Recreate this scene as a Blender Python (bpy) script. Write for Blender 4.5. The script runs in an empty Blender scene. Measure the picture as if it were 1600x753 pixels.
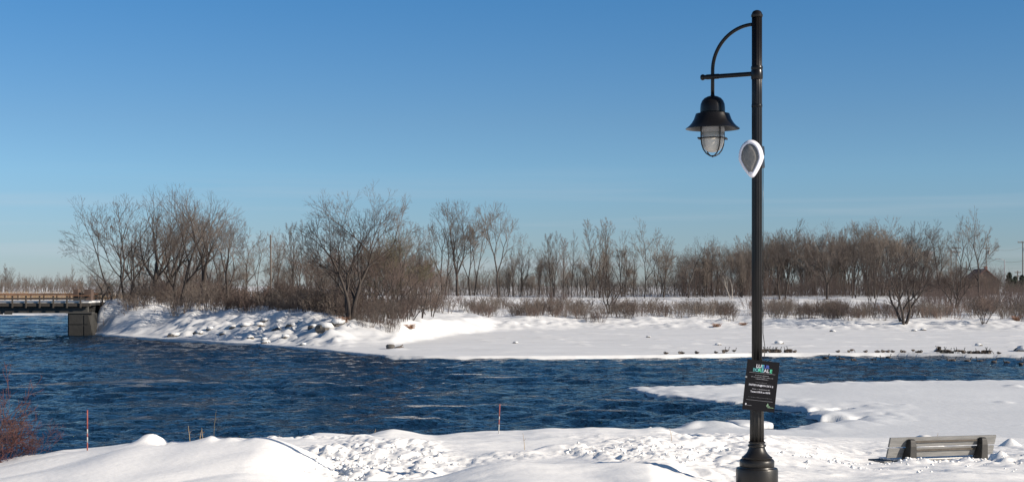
import bpy, math, random
import numpy as np
from math import radians as R, sin, cos, pi
from mathutils import Vector, Matrix

S = bpy.context.scene
C = S.collection
# ------------------------------------------------------------------ camera
EYE = 5.2                     # camera height above the river (river surface is z = 0)
FPX = 2323.0                  # focal length in photo pixels (1600 wide)
HOR = 447.0                   # horizon row in the photo
cam_d = bpy.data.cameras.new('camera'); cam = bpy.data.objects.new('camera', cam_d); C.objects.link(cam)
cam.location = (0, 0, EYE); cam.rotation_euler = (R(90), 0, 0)
cam_d.sensor_width = 36; cam_d.lens = 36*FPX/1600
cam_d.shift_y = (HOR-376.5)/1600
cam_d.clip_start = 0.1; cam_d.clip_end = 20000
S.camera = cam
# ------------------------------------------------------------------ sun and sky
SUN_AZ, SUN_EL = 67.0, 24.5   # degrees right of the view direction (0 = behind the camera), above horizon
a, e = R(SUN_AZ), R(SUN_EL)
to_sun = Vector((cos(e)*sin(a), -cos(e)*cos(a), sin(e)))
sd = bpy.data.lights.new('sun', 'SUN'); sd.energy = 5.0; sd.angle = R(0.53); sd.color = (1.0, 0.885, 0.745)
so = bpy.data.objects.new('sun', sd); C.objects.link(so)
so.rotation_euler = to_sun.to_track_quat('Z', 'Y').to_euler()
W = bpy.data.worlds.new('World'); S.world = W; W.use_nodes = True
nt = W.node_tree; nt.nodes.clear()
def N(nt, t, **k):
    n = nt.nodes.new(t)
    for q, v in k.items(): setattr(n, q, v)
    return n
sky = N(nt, 'ShaderNodeTexSky', sky_type='NISHITA', sun_disc=False)
sky.sun_elevation = e; sky.sun_rotation = math.atan2(to_sun.x, to_sun.y)
sky.altitude = 0; sky.air_density = 0.75; sky.dust_density = 0.15; sky.ozone_density = 5.0
# thin high cloud veils low over the horizon, mixed into the sky
tc = N(nt, 'ShaderNodeTexCoord')
sep = N(nt, 'ShaderNodeSeparateXYZ'); nt.links.new(tc.outputs['Generated'], sep.inputs[0])
mp = N(nt, 'ShaderNodeMapping'); mp.inputs['Scale'].default_value = (1.6, 1.6, 42); nt.links.new(tc.outputs['Generated'], mp.inputs[0])
cn = N(nt, 'ShaderNodeTexNoise'); cn.inputs['Scale'].default_value = 2.2; cn.inputs['Detail'].default_value = 6; cn.inputs['Roughness'].default_value = .5
nt.links.new(mp.outputs[0], cn.inputs['Vector'])
cr = N(nt, 'ShaderNodeValToRGB'); cr.color_ramp.elements[0].position = .50; cr.color_ramp.elements[1].position = .72
cr.color_ramp.elements[1].color = (.48, .48, .48, 1); nt.links.new(cn.outputs['Fac'], cr.inputs[0])
el = N(nt, 'ShaderNodeValToRGB'); el.color_ramp.elements[0].position = .0; el.color_ramp.elements[0].color = (1, 1, 1, 1)
el.color_ramp.elements[1].position = .085; el.color_ramp.elements[1].color = (0, 0, 0, 1); nt.links.new(sep.outputs['Z'], el.inputs[0])
mu = N(nt, 'ShaderNodeMath', operation='MULTIPLY'); nt.links.new(cr.outputs[0], mu.inputs[0]); nt.links.new(el.outputs[0], mu.inputs[1])
mx = N(nt, 'ShaderNodeMix', data_type='RGBA'); nt.links.new(mu.outputs[0], mx.inputs['Factor'])
hs = N(nt, 'ShaderNodeHueSaturation'); hs.inputs['Saturation'].default_value = 1.0; hs.inputs['Value'].default_value = 1.0
nt.links.new(sky.outputs[0], hs.inputs['Color'])
gr = N(nt, 'ShaderNodeValToRGB'); gr.color_ramp.elements[0].position = .0; gr.color_ramp.elements[0].color = (.77, .74, .80, 1)
gr.color_ramp.elements[1].position = .20; gr.color_ramp.elements[1].color = (.56, .96, 1.08, 1)
g_ = gr.color_ramp.elements.new(.04); g_.color = (.83, .87, .90, 1); g_ = gr.color_ramp.elements.new(.075); g_.color = (.87, .99, .99, 1); g_ = gr.color_ramp.elements.new(.11); g_.color = (.82, .96, .97, 1)
g_ = gr.color_ramp.elements.new(.5); g_.color = (.9, .97, .93, 1)
nt.links.new(sep.outputs['Z'], gr.inputs[0])
ml = N(nt, 'ShaderNodeMix', data_type='RGBA', blend_type='MULTIPLY'); ml.inputs['Factor'].default_value = 1
nt.links.new(hs.outputs[0], ml.inputs['A']); nt.links.new(gr.outputs[0], ml.inputs['B'])
nt.links.new(ml.outputs['Result'], mx.inputs['A']); mx.inputs['B'].default_value = (5.4, 5.9, 6.5, 1)
bg = N(nt, 'ShaderNodeBackground'); bg.inputs['Strength'].default_value = 0.074
nt.links.new(mx.outputs['Result'], bg.inputs['Color'])
wo = N(nt, 'ShaderNodeOutputWorld'); nt.links.new(bg.outputs[0], wo.inputs['Surface'])
S.view_settings.view_transform = 'Standard'; S.view_settings.look = 'None'
S.view_settings.exposure = 0.47; S.view_settings.gamma = 1
# ------------------------------------------------------------------ helpers
def px(u, v, z=0.0):
    """world point seen at photo pixel (u, v) on the level z"""
    Y = (EYE-z)*FPX/(v-HOR); return ((u-800)/FPX*Y, Y)
def zpx(v, Y): return EYE-(v-HOR)*Y/FPX
def xpx(u, Y): return (u-800)/FPX*Y
def sm(t): t = np.clip(t, 0, 1); return t*t*(3-2*t)
def hsh(i, j, s):
    n = (i*374761393+j*668265263+s*974634777) & 0xffffffff
    n = ((n ^ (n >> 13))*1274126177) & 0xffffffff
    n = n ^ (n >> 16)
    return (n & 0xffff)/65535.0
def vn(x, y, s=0):
    x = np.asarray(x, float); y = np.asarray(y, float)
    i = np.floor(x).astype(np.int64); j = np.floor(y).astype(np.int64); fx = x-i; fy = y-j
    fx = fx**3*(fx*(fx*6-15)+10); fy = fy**3*(fy*(fy*6-15)+10)
    a = hsh(i, j, s); b = hsh(i+1, j, s); c = hsh(i, j+1, s); d = hsh(i+1, j+1, s)
    return (a+(b-a)*fx+(c-a)*fy+(a-b-c+d)*fx*fy)*2-1
def fbm(x, y, s=0, o=4, g=.5):
    r = 0; am = 1; ca, sa = cos(.6), sin(.6)
    for k in range(o):
        r = r+am*vn(x, y, s+k*17); x, y = (x*ca-y*sa)*2.03+11.3, (x*sa+y*ca)*2.03-7.1; am *= g
    return r
def mesh(name, V, F, smooth=True, mats=(), mi=None):
    V = np.asarray(V, np.float32); F = np.asarray(F, np.int32); k = F.shape[1]
    me = bpy.data.meshes.new(name)
    me.vertices.add(len(V)); me.vertices.foreach_set('co', V.ravel())
    me.loops.add(F.size); me.loops.foreach_set('vertex_index', F.ravel())
    me.polygons.add(len(F)); me.polygons.foreach_set('loop_start', np.arange(0, F.size, k, dtype=np.int32))
    if smooth: me.polygons.foreach_set('use_smooth', np.ones(len(F), bool))
    for m in mats: me.materials.append(m)
    if mi is not None: me.polygons.foreach_set('material_index', np.asarray(mi, np.int32))
    me.update(calc_edges=True); me.validate()
    return me
def ob(name, data, parent=None, loc=None, rot=None):
    o = bpy.data.objects.new(name, data); C.objects.link(o)
    if parent: o.parent = parent
    if loc is not None: o.location = loc
    if rot is not None: o.rotation_euler = rot
    return o
def tag(o, label=None, cat=None, group=None, kind=None):
    if label: o['label'] = label
    if cat: o['category'] = cat
    if group: o['group'] = group
    if kind: o['kind'] = kind
    return o
def copy_tree(o, parent=None):
    c = o.copy(); C.objects.link(c)
    if parent: c.parent = parent
    for ch in o.children: copy_tree(ch, c)
    return c
def grid(xs, ys, zf):
    X, Y = np.meshgrid(xs, ys); Z = zf(X, Y)
    V = np.stack([X.ravel(), Y.ravel(), Z.ravel()], 1)
    nx, ny = len(xs), len(ys); i = np.arange(nx-1); j = np.arange(ny-1)
    I, J = np.meshgrid(i, j); b = (J*nx+I).ravel()
    return V, np.stack([b, b+1, b+nx+1, b+nx], 1)
def axis(*segs):
    """axis((start, stop, step), ...)"""
    r = [np.arange(s, t, d) for s, t, d in segs]; r.append([segs[-1][1]])
    return np.concatenate(r)
class MB:
    """collects boxes, tubes, lathes and prisms into one mesh"""
    def __init__(s): s.v = []; s.f = []; s.n = 0
    def add(s, V, F):
        s.v += [tuple(p) for p in V]; s.f += [tuple(i+s.n for i in f) for f in F]; s.n += len(V); return s
    def box(s, c, d, M=None):
        x, y, z = [q/2 for q in d]; V = [Vector((sx*x, sy*y, sz*z)) for sz in (-1, 1) for sy in (-1, 1) for sx in (-1, 1)]
        if M: V = [M @ p for p in V]
        V = [p+Vector(c) for p in V]
        return s.add(V, [(0, 2, 3, 1), (4, 5, 7, 6), (0, 1, 5, 4), (2, 6, 7, 3), (0, 4, 6, 2), (1, 3, 7, 5)])
    def tube(s, P, r, k=8, cap=True):
        P = [Vector(p) for p in P]; r = list(r) if hasattr(r, '__len__') else [r]*len(P)
        V = []; ref = None
        for i, p in enumerate(P):
            t = (P[min(i+1, len(P)-1)]-P[max(i-1, 0)]).normalized()
            if ref is None: ref = Vector((0, 0, 1)) if abs(t.z) < .9 else Vector((1, 0, 0))
            u = (ref-t*ref.dot(t)).normalized(); ref = u; w = t.cross(u)
            V += [p+(u*cos(2*pi*q/k)+w*sin(2*pi*q/k))*r[i] for q in range(k)]
        F = [(i*k+q, i*k+(q+1) % k, (i+1)*k+(q+1) % k, (i+1)*k+q) for i in range(len(P)-1) for q in range(k)]
        if cap: F += [tuple(range(k))[::-1], tuple((len(P)-1)*k+q for q in range(k))]
        return s.add(V, F)
    def lathe(s, prof, k=32, c=(0, 0, 0), flute=0, depth=0, cap=True):
        V = []
        for r, z in prof:
            for q in range(k):
                a = 2*pi*q/k; rr = r
                if flute: rr = r-depth*abs(sin(a*flute/2))
                V.append((c[0]+rr*cos(a), c[1]+rr*sin(a), c[2]+z))
        n = len(prof)
        F = [(i*k+q, i*k+(q+1) % k, (i+1)*k+(q+1) % k, (i+1)*k+q) for i in range(n-1) for q in range(k)]
        if cap: F += [tuple(range(k))[::-1], tuple((n-1)*k+q for q in range(k))]
        return s.add(V, F)
    def build(s, name, mat, parent=None, smooth=False, bevel=0, auto=False):
        me = bpy.data.meshes.new(name); me.from_pydata(s.v, [], s.f); me.materials.append(mat)
        me.update()
        o = ob(name, me, parent)
        if smooth: me.polygons.foreach_set('use_smooth', [True]*len(me.polygons))
        if auto: me.set_sharp_from_angle(angle=R(35))
        if bevel:
            b = o.modifiers.new('bevel', 'BEVEL'); b.width = bevel; b.segments = 2; b.limit_method = 'ANGLE'
        return o
# ------------------------------------------------------------------ materials
def mat(name, col, rough=.6, metal=0, var=0, vscale=5, col2=None, bump=0, bscale=20, spec=.5, stretch=None, coat=0):
    m = bpy.data.materials.new(name); m.use_nodes = True; t = m.node_tree; b = t.nodes['Principled BSDF']
    b.inputs['Roughness'].default_value = rough; b.inputs['Metallic'].default_value = metal
    b.inputs['Specular IOR Level'].default_value = spec; b.inputs['Base Color'].default_value = (*col, 1)
    b.inputs['Coat Weight'].default_value = coat
    c = N(t, 'ShaderNodeTexCoord'); src = c.outputs['Object']
    if stretch:
        q = N(t, 'ShaderNodeMapping'); q.inputs['Scale'].default_value = stretch; t.links.new(src, q.inputs[0]); src = q.outputs[0]
    if col2 is None and var: col2 = tuple(x*(1-var) for x in col)
    if col2:
        n = N(t, 'ShaderNodeTexNoise'); n.inputs['Scale'].default_value = vscale; n.inputs['Detail'].default_value = 6
        t.links.new(src, n.inputs['Vector'])
        r = N(t, 'ShaderNodeValToRGB'); r.color_ramp.elements[0].position = .35; r.color_ramp.elements[1].position = .65
        r.color_ramp.elements[0].color = (*col, 1); r.color_ramp.elements[1].color = (*col2, 1)
        t.links.new(n.outputs['Fac'], r.inputs[0]); t.links.new(r.outputs[0], b.inputs['Base Color'])
    if bump:
        n = N(t, 'ShaderNodeTexNoise'); n.inputs['Scale'].default_value = bscale; n.inputs['Detail'].default_value = 5
        t.links.new(src, n.inputs['Vector'])
        q = N(t, 'ShaderNodeBump'); q.inputs['Strength'].default_value = 1; q.inputs['Distance'].default_value = bump
        t.links.new(n.outputs['Fac'], q.inputs['Height']); t.links.new(q.outputs[0], b.inputs['Normal'])
    return m
M = {}
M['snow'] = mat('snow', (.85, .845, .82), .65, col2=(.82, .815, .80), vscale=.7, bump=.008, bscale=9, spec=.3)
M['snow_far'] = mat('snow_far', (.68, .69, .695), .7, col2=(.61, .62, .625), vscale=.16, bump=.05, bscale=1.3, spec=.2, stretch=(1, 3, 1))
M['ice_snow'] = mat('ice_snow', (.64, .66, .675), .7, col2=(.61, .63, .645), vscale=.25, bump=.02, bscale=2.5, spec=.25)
M['bark'] = mat('bark', (.055, .043, .036), .85, col2=(.033, .026, .023), vscale=3, bump=.02, bscale=12, stretch=(1, 1, .3))
M['twig'] = mat('twig', (.145, .118, .10), .85, col2=(.098, .08, .07), vscale=.4)
M['twig_dark'] = mat('twig_dark', (.085, .06, .05), .85, col2=(.055, .04, .034), vscale=.5)
M['twig_red'] = mat('twig_red', (.17, .122, .102), .85, col2=(.12, .088, .076), vscale=.4)
M['twig_tan'] = mat('twig_tan', (.185, .153, .128), .85, col2=(.118, .098, .083), vscale=.3)
M['twig_green'] = mat('twig_green', (.13, .12, .06), .85, col2=(.10, .075, .05), vscale=.3)
M['birch'] = mat('birch', (.42, .38, .33), .7, col2=(.25, .22, .19), vscale=2)
M['dogwood'] = mat('dogwood', (.085, .022, .022), .6, col2=(.09, .045, .032), vscale=1.2)
M['dry_grass'] = mat('dry_grass', (.42, .31, .17), .8, col2=(.30, .20, .11), vscale=.3)
M['straw_red'] = mat('straw_red', (.36, .17, .09), .8, col2=(.25, .14, .08), vscale=1)
M['paint'] = mat('black_paint', (.007, .0066, .0066), .28, col2=(.010, .009, .009), vscale=6, spec=.28, bump=.0004, bscale=60)
M['paint_grey'] = mat('weathered_black_paint', (.020, .018, .016), .38, col2=(.014, .013, .012), vscale=9, spec=.35, bump=.0008, bscale=50)
M['lens'] = mat('globe_glass', (.55, .52, .46), .25, col2=(.38, .37, .34), vscale=6)
M['lens_top'] = mat('globe_collar', (.26, .26, .26), .4)
M['white_plastic'] = mat('white_plastic', (.72, .72, .78), .35, var=.08, vscale=8)
M['grey_mesh'] = mat('grey_mesh', (.21, .20, .185), .6, col2=(.165, .16, .15), vscale=30, bump=.002, bscale=120)
M['metal'] = mat('galvanised_metal', (.35, .35, .34), .4, metal=.6)
M['sign'] = mat('sign_print_black', (.005, .005, .007), .6, spec=.2)
M['bench_wood'] = mat('bench_wood', (.205, .205, .20), .75, col2=(.14, .14, .137), vscale=5, bump=.002, bscale=12, stretch=(.6, 8, 8))
M['bench_iron'] = mat('bench_iron', (.020, .019, .018), .6, col2=(.014, .013, .012), vscale=12, bump=.002, bscale=60)
M['bench_strip'] = mat('bench_strip', (.10, .085, .07), .6, var=.3)
M['red'] = mat('stake_red', (.36, .08, .055), .6, var=.3, vscale=30)
M['white'] = mat('stake_white', (.42, .42, .41), .6, var=.2, vscale=30)
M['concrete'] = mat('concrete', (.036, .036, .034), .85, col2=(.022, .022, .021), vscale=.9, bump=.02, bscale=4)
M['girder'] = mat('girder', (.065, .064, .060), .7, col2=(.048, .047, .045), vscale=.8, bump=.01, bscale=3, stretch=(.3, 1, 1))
M['rail_dark'] = mat('rail_dark', (.07, .06, .05), .7, var=.3)
M['rail_rust'] = mat('rail_rust', (.125, .075, .045), .75, col2=(.2, .1, .055), vscale=.8)
M['brown'] = mat('brown_timber', (.11, .075, .06), .8, var=.4, vscale=2)
M['rock'] = mat('rock', (.12, .11, .10), .85, col2=(.07, .065, .06), vscale=2, bump=.05, bscale=4)
M['wood_pole'] = mat('wood_pole', (.13, .11, .095), .85, var=.3)
M['roof_red'] = mat('roof_red', (.20, .10, .085), .8, var=.3, vscale=1)
M['wall_tan'] = mat('wall_tan', (.22, .16, .13), .8, var=.2)
M['pane'] = mat('window_pane', (.05, .06, .07), .1)
M['needles'] = mat('needles', (.035, .055, .035), .8, col2=(.02, .035, .025), vscale=.8)
M['goose_brown'] = mat('goose_brown', (.07, .05, .038), .8, var=.4, vscale=9)
M['goose_pale'] = mat('goose_pale', (.22, .19, .16), .8)
M['goose_black'] = mat('goose_black', (.012, .012, .012), .6)
M['grey_tower'] = mat('pale_concrete', (.30, .31, .33), .8, var=.15, vscale=.2)
M['foam'] = mat('foam', (.62, .68, .68), .7)
for k, c in dict(t_white=(.5, .5, .54), t_teal=(.12, .42, .45), t_blue=(.05, .09, .35), t_green=(.10, .55, .32), t_dark=(.07, .22, .23), t_dim=(.16, .16, .17), t_grey=(.3, .3, .32), t_leaf=(.22, .34, .22)).items():
    M[k] = mat(k, c, .5)
def water_mat():
    m = bpy.data.materials.new('river_water'); m.use_nodes = True; t = m.node_tree; b = t.nodes['Principled BSDF']
    b.inputs['Base Color'].default_value = (.003, .017, .040, 1); b.inputs['Roughness'].default_value = .07
    b.inputs['IOR'].default_value = 1.33; b.inputs['Specular IOR Level'].default_value = .22
    c = N(t, 'ShaderNodeTexCoord')
    def nz(sc, s, det=3, rough=.55):
        q = N(t, 'ShaderNodeMapping'); q.inputs['Scale'].default_value = sc; t.links.new(c.outputs['Object'], q.inputs[0])
        n = N(t, 'ShaderNodeTexNoise'); n.inputs['Scale'].default_value = s; n.inputs['Detail'].default_value = det; n.inputs['Roughness'].default_value = rough
        t.links.new(q.outputs[0], n.inputs['Vector']); return n.outputs['Fac']
    n1 = nz((.65, .65, 1), 1.7, 3, .6); n2 = nz((.85, .7, 1), 4.6, 3, .6)
    b1 = N(t, 'ShaderNodeBump'); b1.inputs['Distance'].default_value = .5; t.links.new(n1, b1.inputs['Height'])
    b2 = N(t, 'ShaderNodeBump'); b2.inputs['Distance'].default_value = .26; t.links.new(n2, b2.inputs['Height'])
    t.links.new(b1.outputs[0], b2.inputs['Normal']); t.links.new(b2.outputs[0], b.inputs['Normal'])
    # foam where the vertex attribute asks for it, broken up by noise
    at = N(t, 'ShaderNodeAttribute'); at.attribute_name = 'foam'
    fn = nz((.8, .8, 1), 5.5, 6, .8)
    ct = N(t, 'ShaderNodeMath', operation='MULTIPLY_ADD'); t.links.new(fn, ct.inputs[0]); ct.inputs[1].default_value = 2.6; ct.inputs[2].default_value = -.85
    ad = N(t, 'ShaderNodeMath', operation='ADD'); t.links.new(at.outputs['Fac'], ad.inputs[0]); t.links.new(ct.outputs[0], ad.inputs[1])
    r = N(t, 'ShaderNodeValToRGB'); r.color_ramp.elements[0].position = 1.03; r.color_ramp.elements[1].position = 1.15
    t.links.new(ad.outputs[0], r.inputs[0])
    mxx = N(t, 'ShaderNodeMixShader'); fo = N(t, 'ShaderNodeBsdfDiffuse'); fo.inputs['Color'].default_value = (.62, .68, .68, 1)
    t.links.new(r.outputs[0], mxx.inputs[0]); t.links.new(b.outputs[0], mxx.inputs[1]); t.links.new(fo.outputs[0], mxx.inputs[2])
    t.links.new(mxx.outputs[0], t.nodes['Material Output'].inputs['Surface'])
    return m
M['water'] = water_mat()
# ------------------------------------------------------------------ terrain: far shore, island, plain
shore = [(-44.3, 156.2), (-43.5, 155.5), *[px(u, v) for u, v in ((200, 529), (260, 533), (330, 537), (400, 541), (450, 545), (500, 550), (560, 556), (600, 559.5), (660, 560.5), (750, 561), (900, 560.5), (1000, 559.5), (1100, 558), (1170, 556.5), (1300, 556), (1400, 556), (1500, 557.5), (1600, 559), (1750, 562))]]
SX = np.array([-2000, -45.0]+[p[0] for p in shore]+[400, 2000]); SY = np.array([262, 262]+[p[1] for p in shore]+[120, 120])
# bank toe and bank top, over X in the world
TX = np.array([-2000, -45.2, -44.3, -36, -28, -20, -14.5, -10, -7, -2, 8, 20, 35, 55, 80, 2000])
TY = np.array([270, 270, 156.4, 143, 135, 125, 117, 121, 138, 160, 168, 168, 164, 160, 160, 160])
UY = np.array([288, 288, 161.5, 160, 154, 145, 131, 138, 152, 174, 182, 181, 177, 174, 175, 175])
UZ = np.array([2.2, 2.2, 3.75, 3.05, 2.85, 2.6, 2.0, 1.85, 1.65, 1.4, 1.45, 1.35, 1.2, 1.15, 1.2, 1.2])
def zisland(X, Y):
    w = fbm(X*.25, Y*.25, 5, 3)*.9+fbm(X*1.1, Y*1.1, 8, 2)*.2
    ys = np.interp(X, SX, SY)+w*.5*np.clip((Y-100)/20, .3, 1); yt = np.maximum(np.interp(X, TX, TY), ys+.3)+w*np.interp(X, (-46, -42, -36), (.1, .3, 1.4))
    yu = np.maximum(np.interp(X, TX, UY), yt+6)+w; zu = np.interp(X, TX, UZ)
    z = -1.5+1.72*sm((Y-ys+.5)/.7)                                  # ice edge 0.22 m above water
    z = z+.12*sm((Y-ys)/12)
    t = (Y-yt)/(yu-yt); b = sm(t)
    z = z+(zu-.34)*b
    z = z+(3.35-zu)*sm((Y-yu)/150)*(Y > yu)+.5*sm((Y-330)/400)
    rough = b*(1-sm((Y-yu-60)/80)); edge = np.exp(-((Y-(yt+yu)/2)/5)**2)*sm((X+14)/4)
    z = z+edge*(np.abs(fbm(X*.6, Y*.6, 52, 4))*.24-.04)
    z = z+rough*(fbm(X*.5, Y*.5, 21, 4)*.16+np.abs(fbm(X*.12, Y*.12, 3, 2))*.25)
    flat = sm((Y-ys-1)/3)*(1-b)
    z = z+flat*(fbm(X*.08, Y*.2, 31, 3)*.05+.5*np.maximum(fbm(X*.35, Y*.8, 77, 3)-.75, 0)*.35)
    # rubble field under the snow of the left bank
    rb = sm((X+38)/6)*(1-sm((X+15)/3))*sm((Y-ys-1)/3)*(1-sm((Y-yu+3)/8))
    z = z+rb*(np.maximum(fbm(X*.55, Y*.55, 45, 3), -.1)*.2+np.maximum(fbm(X*1.3, Y*1.3, 46, 3), -.15)*.27)
    return z
def zi(x, y): return float(zisland(np.array([x]), np.array([y]))[0])
V, F = grid(axis((-3000, -300, 150), (-300, -60, 8), (-60, -46, .7), (-46, 66, .3), (66, 120, 2), (120, 400, 14), (400, 3000, 150)),
            axis((96, 104, 2), (104, 190, .3), (190, 300, 1.2), (300, 500, 10), (500, 9000, 250)), zisland)
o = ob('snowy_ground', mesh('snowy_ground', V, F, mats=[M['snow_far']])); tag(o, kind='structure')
# ------------------------------------------------------------------ near bank
def tab(us, vs, Y): return np.array([xpx(u, Y) for u in us]), np.array([zpx(v, Y) for v in vs])
cLx, cLz = tab((-900, -200, 0, 50, 100, 130, 200, 215, 228, 240, 250, 254, 262, 272, 300, 320, 332, 345, 362, 380, 400, 430, 470),
               (720, 724, 723, 713, 704, 702, 695, 688, 680, 680, 688, 697, 692, 693, 690, 686, 683, 687, 685, 688, 684, 685, 686), 20)
kb = np.hanning(121); kb /= kb.sum()
cSx = np.linspace(-13, 6, 1901); cSz = np.convolve(np.pad(np.interp(cSx, cLx, cLz), 60, mode='edge'), kb, 'valid')
cMx, cMz = tab((300, 420, 450, 465, 490, 520, 565, 590, 610, 640, 680, 720, 760, 790, 830, 870, 900, 930, 960, 1000, 1040, 1100),
               (690, 690, 691, 687, 680, 681, 683, 675, 672, 677, 683, 679, 676, 675, 672, 671, 672, 671, 672, 673, 669, 672), 27)
fMx, fMz = tab((-200, 480, 560, 620, 700, 760, 820, 860, 900, 950, 1000, 1050, 1090, 1150, 1250, 1500),
               (770, 765, 758, 752, 739, 729, 722, 727, 732, 726, 725, 733, 742, 752, 762, 772), 15.5)
fSx = np.linspace(-8, 8, 1601); fSz = np.convolve(np.pad(np.interp(fSx, fMx, fMz), 60, mode='edge'), kb, 'valid')
mSx = np.linspace(-9, 6, 1501); mSz = np.convolve(np.pad(np.interp(mSx, cMx, cMz), 12, mode='edge'), np.hanning(27)[1:-1]/np.hanning(27).sum(), 'valid')
def znear(X, Y):
    n0 = fbm(X*.35, Y*.35, 1, 3); n1 = fbm(X*1.1, Y*1.1, 2, 3); n2 = fbm(X*3.3, Y*3.3, 9, 4)
    lump = np.abs(vn(X*1.9+n1*.5, Y*1.5, 33))*.8+.75*np.abs(vn(X*4.1, Y*3.4+n1, 34))+.4*np.abs(vn(X*8.5, Y*7.5, 35)); lump = lump-.35
    # left mound
    czd = np.interp(X, cLx, cLz); cz = np.interp(X, cSx, cSz); cz = cz+(czd-cz)*1.2*np.exp(-np.abs((Y-20)/.33)**2.5); t = np.clip((Y-13)/7, 0, 1)**1.4
    cz = cz+np.maximum(vn(X*2.1, Y*0+3, 57), 0)*.085*np.exp(-((Y-20.05-.15*n1)/.32)**2)*sm((-3.9-X)/.5)*.7
    zl = 2.93+(cz-2.93)*t+n0*.05*(1-t*.6)+.03*np.abs(fbm(X*.8-Y*.5, Y*.35+X*.2, 19, 2))
    zl = np.where(Y > 20, cz-.03*(Y-20)-.30*np.maximum(Y-20.3, 0), zl)
    zl = np.where(Y < 13, 2.93+.08*(13-Y)+n0*.05, zl)
    # middle: front ridge, trampled hollow, river-side crest
    fz = np.interp(X+.25*n1*.3, fSx, fSz); c2 = np.interp(X, mSx, mSz)
    hz_ = 2.77+.30*sm((X+.8)/2.0)
    zm = np.where(Y < 15.5, fz+.03*(15.5-Y), fz+(hz_-fz)*sm((Y-15.5)/2.2))
    zm = np.where(Y > 17.7, hz_+(2.74-hz_)*(Y-17.7)/4.3, zm)
    zm = np.where(Y > 22, 2.74+(c2-2.74)*sm((Y-23)/4), zm)
    zm = np.where(Y > 27, c2-.02*(Y-27)-.26*np.maximum(Y-27.4, 0), zm)
    ry = X*.35+19.2
    rough = sm((Y-16.4)/1.0)*(1-sm((Y-26)/1.2))*sm(.55+fbm(X*.5, Y*.35, 71, 2)+.6*np.exp(-((Y-ry-1.5)/2.5)**2))
    zm = zm+rough*(n2*.03+lump*.05*(.6+.8*sm(.5+n0))+.045*np.abs(vn(X*14, Y*12, 38))-.01)+n1*.022
    zm = zm+.10*np.exp(-((Y-21.5-.25*np.sin(X*2))/.5)**2)*(n1*.5+.6)*sm((X+1)/1.5)
    # right: long gentle slope to the frozen bay
    zr = np.interp(Y, (0, 10, 14, 17.3, 20, 23, 26, 28, 35, 45, 49, 51.3, 52.6, 54, 90), (3.7, 3.35, 3.12, 2.93, 2.66, 2.38, 2.10, 1.90, 1.38, .52, .20, .06, -.5, -.9, -1.2))
    za = np.interp(Y, (0, 10, 14, 17.3, 22, 27, 51, 52.2, 54, 90), (3.7, 3.35, 3.12, 2.93, 2.72, 2.44, .10, -.2, -.9, -1.2))
    zr = za+(zr-za)*sm((X/np.maximum(Y, 1)-.155)/.09)
    zr = zr+sm((Y-16.8)/1)*(1-sm((Y-27)/3))*(1-sm((X/np.maximum(Y, 1)-.15)/.05))*(lump*.06+n2*.02)
    zr = zr+n1*.03*(1-.8*sm((Y-27)/6))+n0*.04*(Y < 52)
    r2 = sm((Y-18)/2)*(1-sm((Y-34)/6)); zr = zr+r2*(np.maximum(n2, -.3)*.02)
    zr = zr+.07*np.exp(-((Y-33)/2.5)**2)*(lump*.6+.2)
    zr = zr+.05*np.exp(-((Y-41)/3)**2)*lump
    # shovelled ridge in front of the bench
    d = (Y-(24.9-.28*(X-7.2))); rg = np.exp(-(d/.8)**2)*sm((X-5.6)/1.4)
    zr = zr+rg*(.03+.13*lump+.02*n2)*np.interp(X, (6.2, 7.4, 8.6), (.45, 1, 1.25))
    # snow taken away around the bench
    zr = zr-.10*np.exp(-((X-7.0)/.9)**2-((Y-27.6)/.9)**2)
    # lump beyond the bench and the little cone to its right
    zr = zr+.30*np.exp(-((X-xpx(1447, 34))/.30)**4-((Y-34)/.5)**4)+.26*np.clip(1-np.hypot((X-xpx(1579, 37))/.34, (Y-37)/.4), 0, 1)
    tt = X/np.maximum(Y, 1)
    wr = sm((tt+.008*n0-.085)/.045)
    xb = np.interp(Y, (10, 14, 17, 20.1, 21, 22, 24, 27), (-1.75, -1.9, -2.0, -2.1, -2.7, -3.4, -4.3, -5.4))+.04*n1
    wl = sm((xb-X)/1.22)
    z = zm*(1-wr)+zr*wr; z = z*(1-wl)+zl*wl
    z = z+.05*(lump-.1)*np.exp(-((X-xb-.05)/.22)**2)*sm((Y-14)/1)*(1-sm((Y-21)/1))
    # packed hollow round the lamp foot, drift on its left
    z = z-.03*np.exp(-((X-2.85)/.5)**2-((Y-17.3)/.5)**2)+.07*np.exp(-((X-2.3)/.35)**2-((Y-17.0)/.5)**2)
    return z
def zn(x, y): return float(znear(np.array([x]), np.array([y]))[0])
V, F = grid(axis((-90, -14, 1.5), (-14, -8, .2), (-8, -4, .06), (-4, 6, .036), (6, 13, .06), (13, 22, .25), (22, 90, 2)),
            axis((-60, 6, 3), (6, 13, .25), (13, 16.5, .06), (16.5, 27.6, .036), (27.6, 31, .06), (31, 40, .09), (40, 60, .2), (60, 64, 1)), znear)
o = ob('snow_bank', mesh('snow_bank', V, F, mats=[M['snow']])); tag(o, kind='structure')
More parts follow.
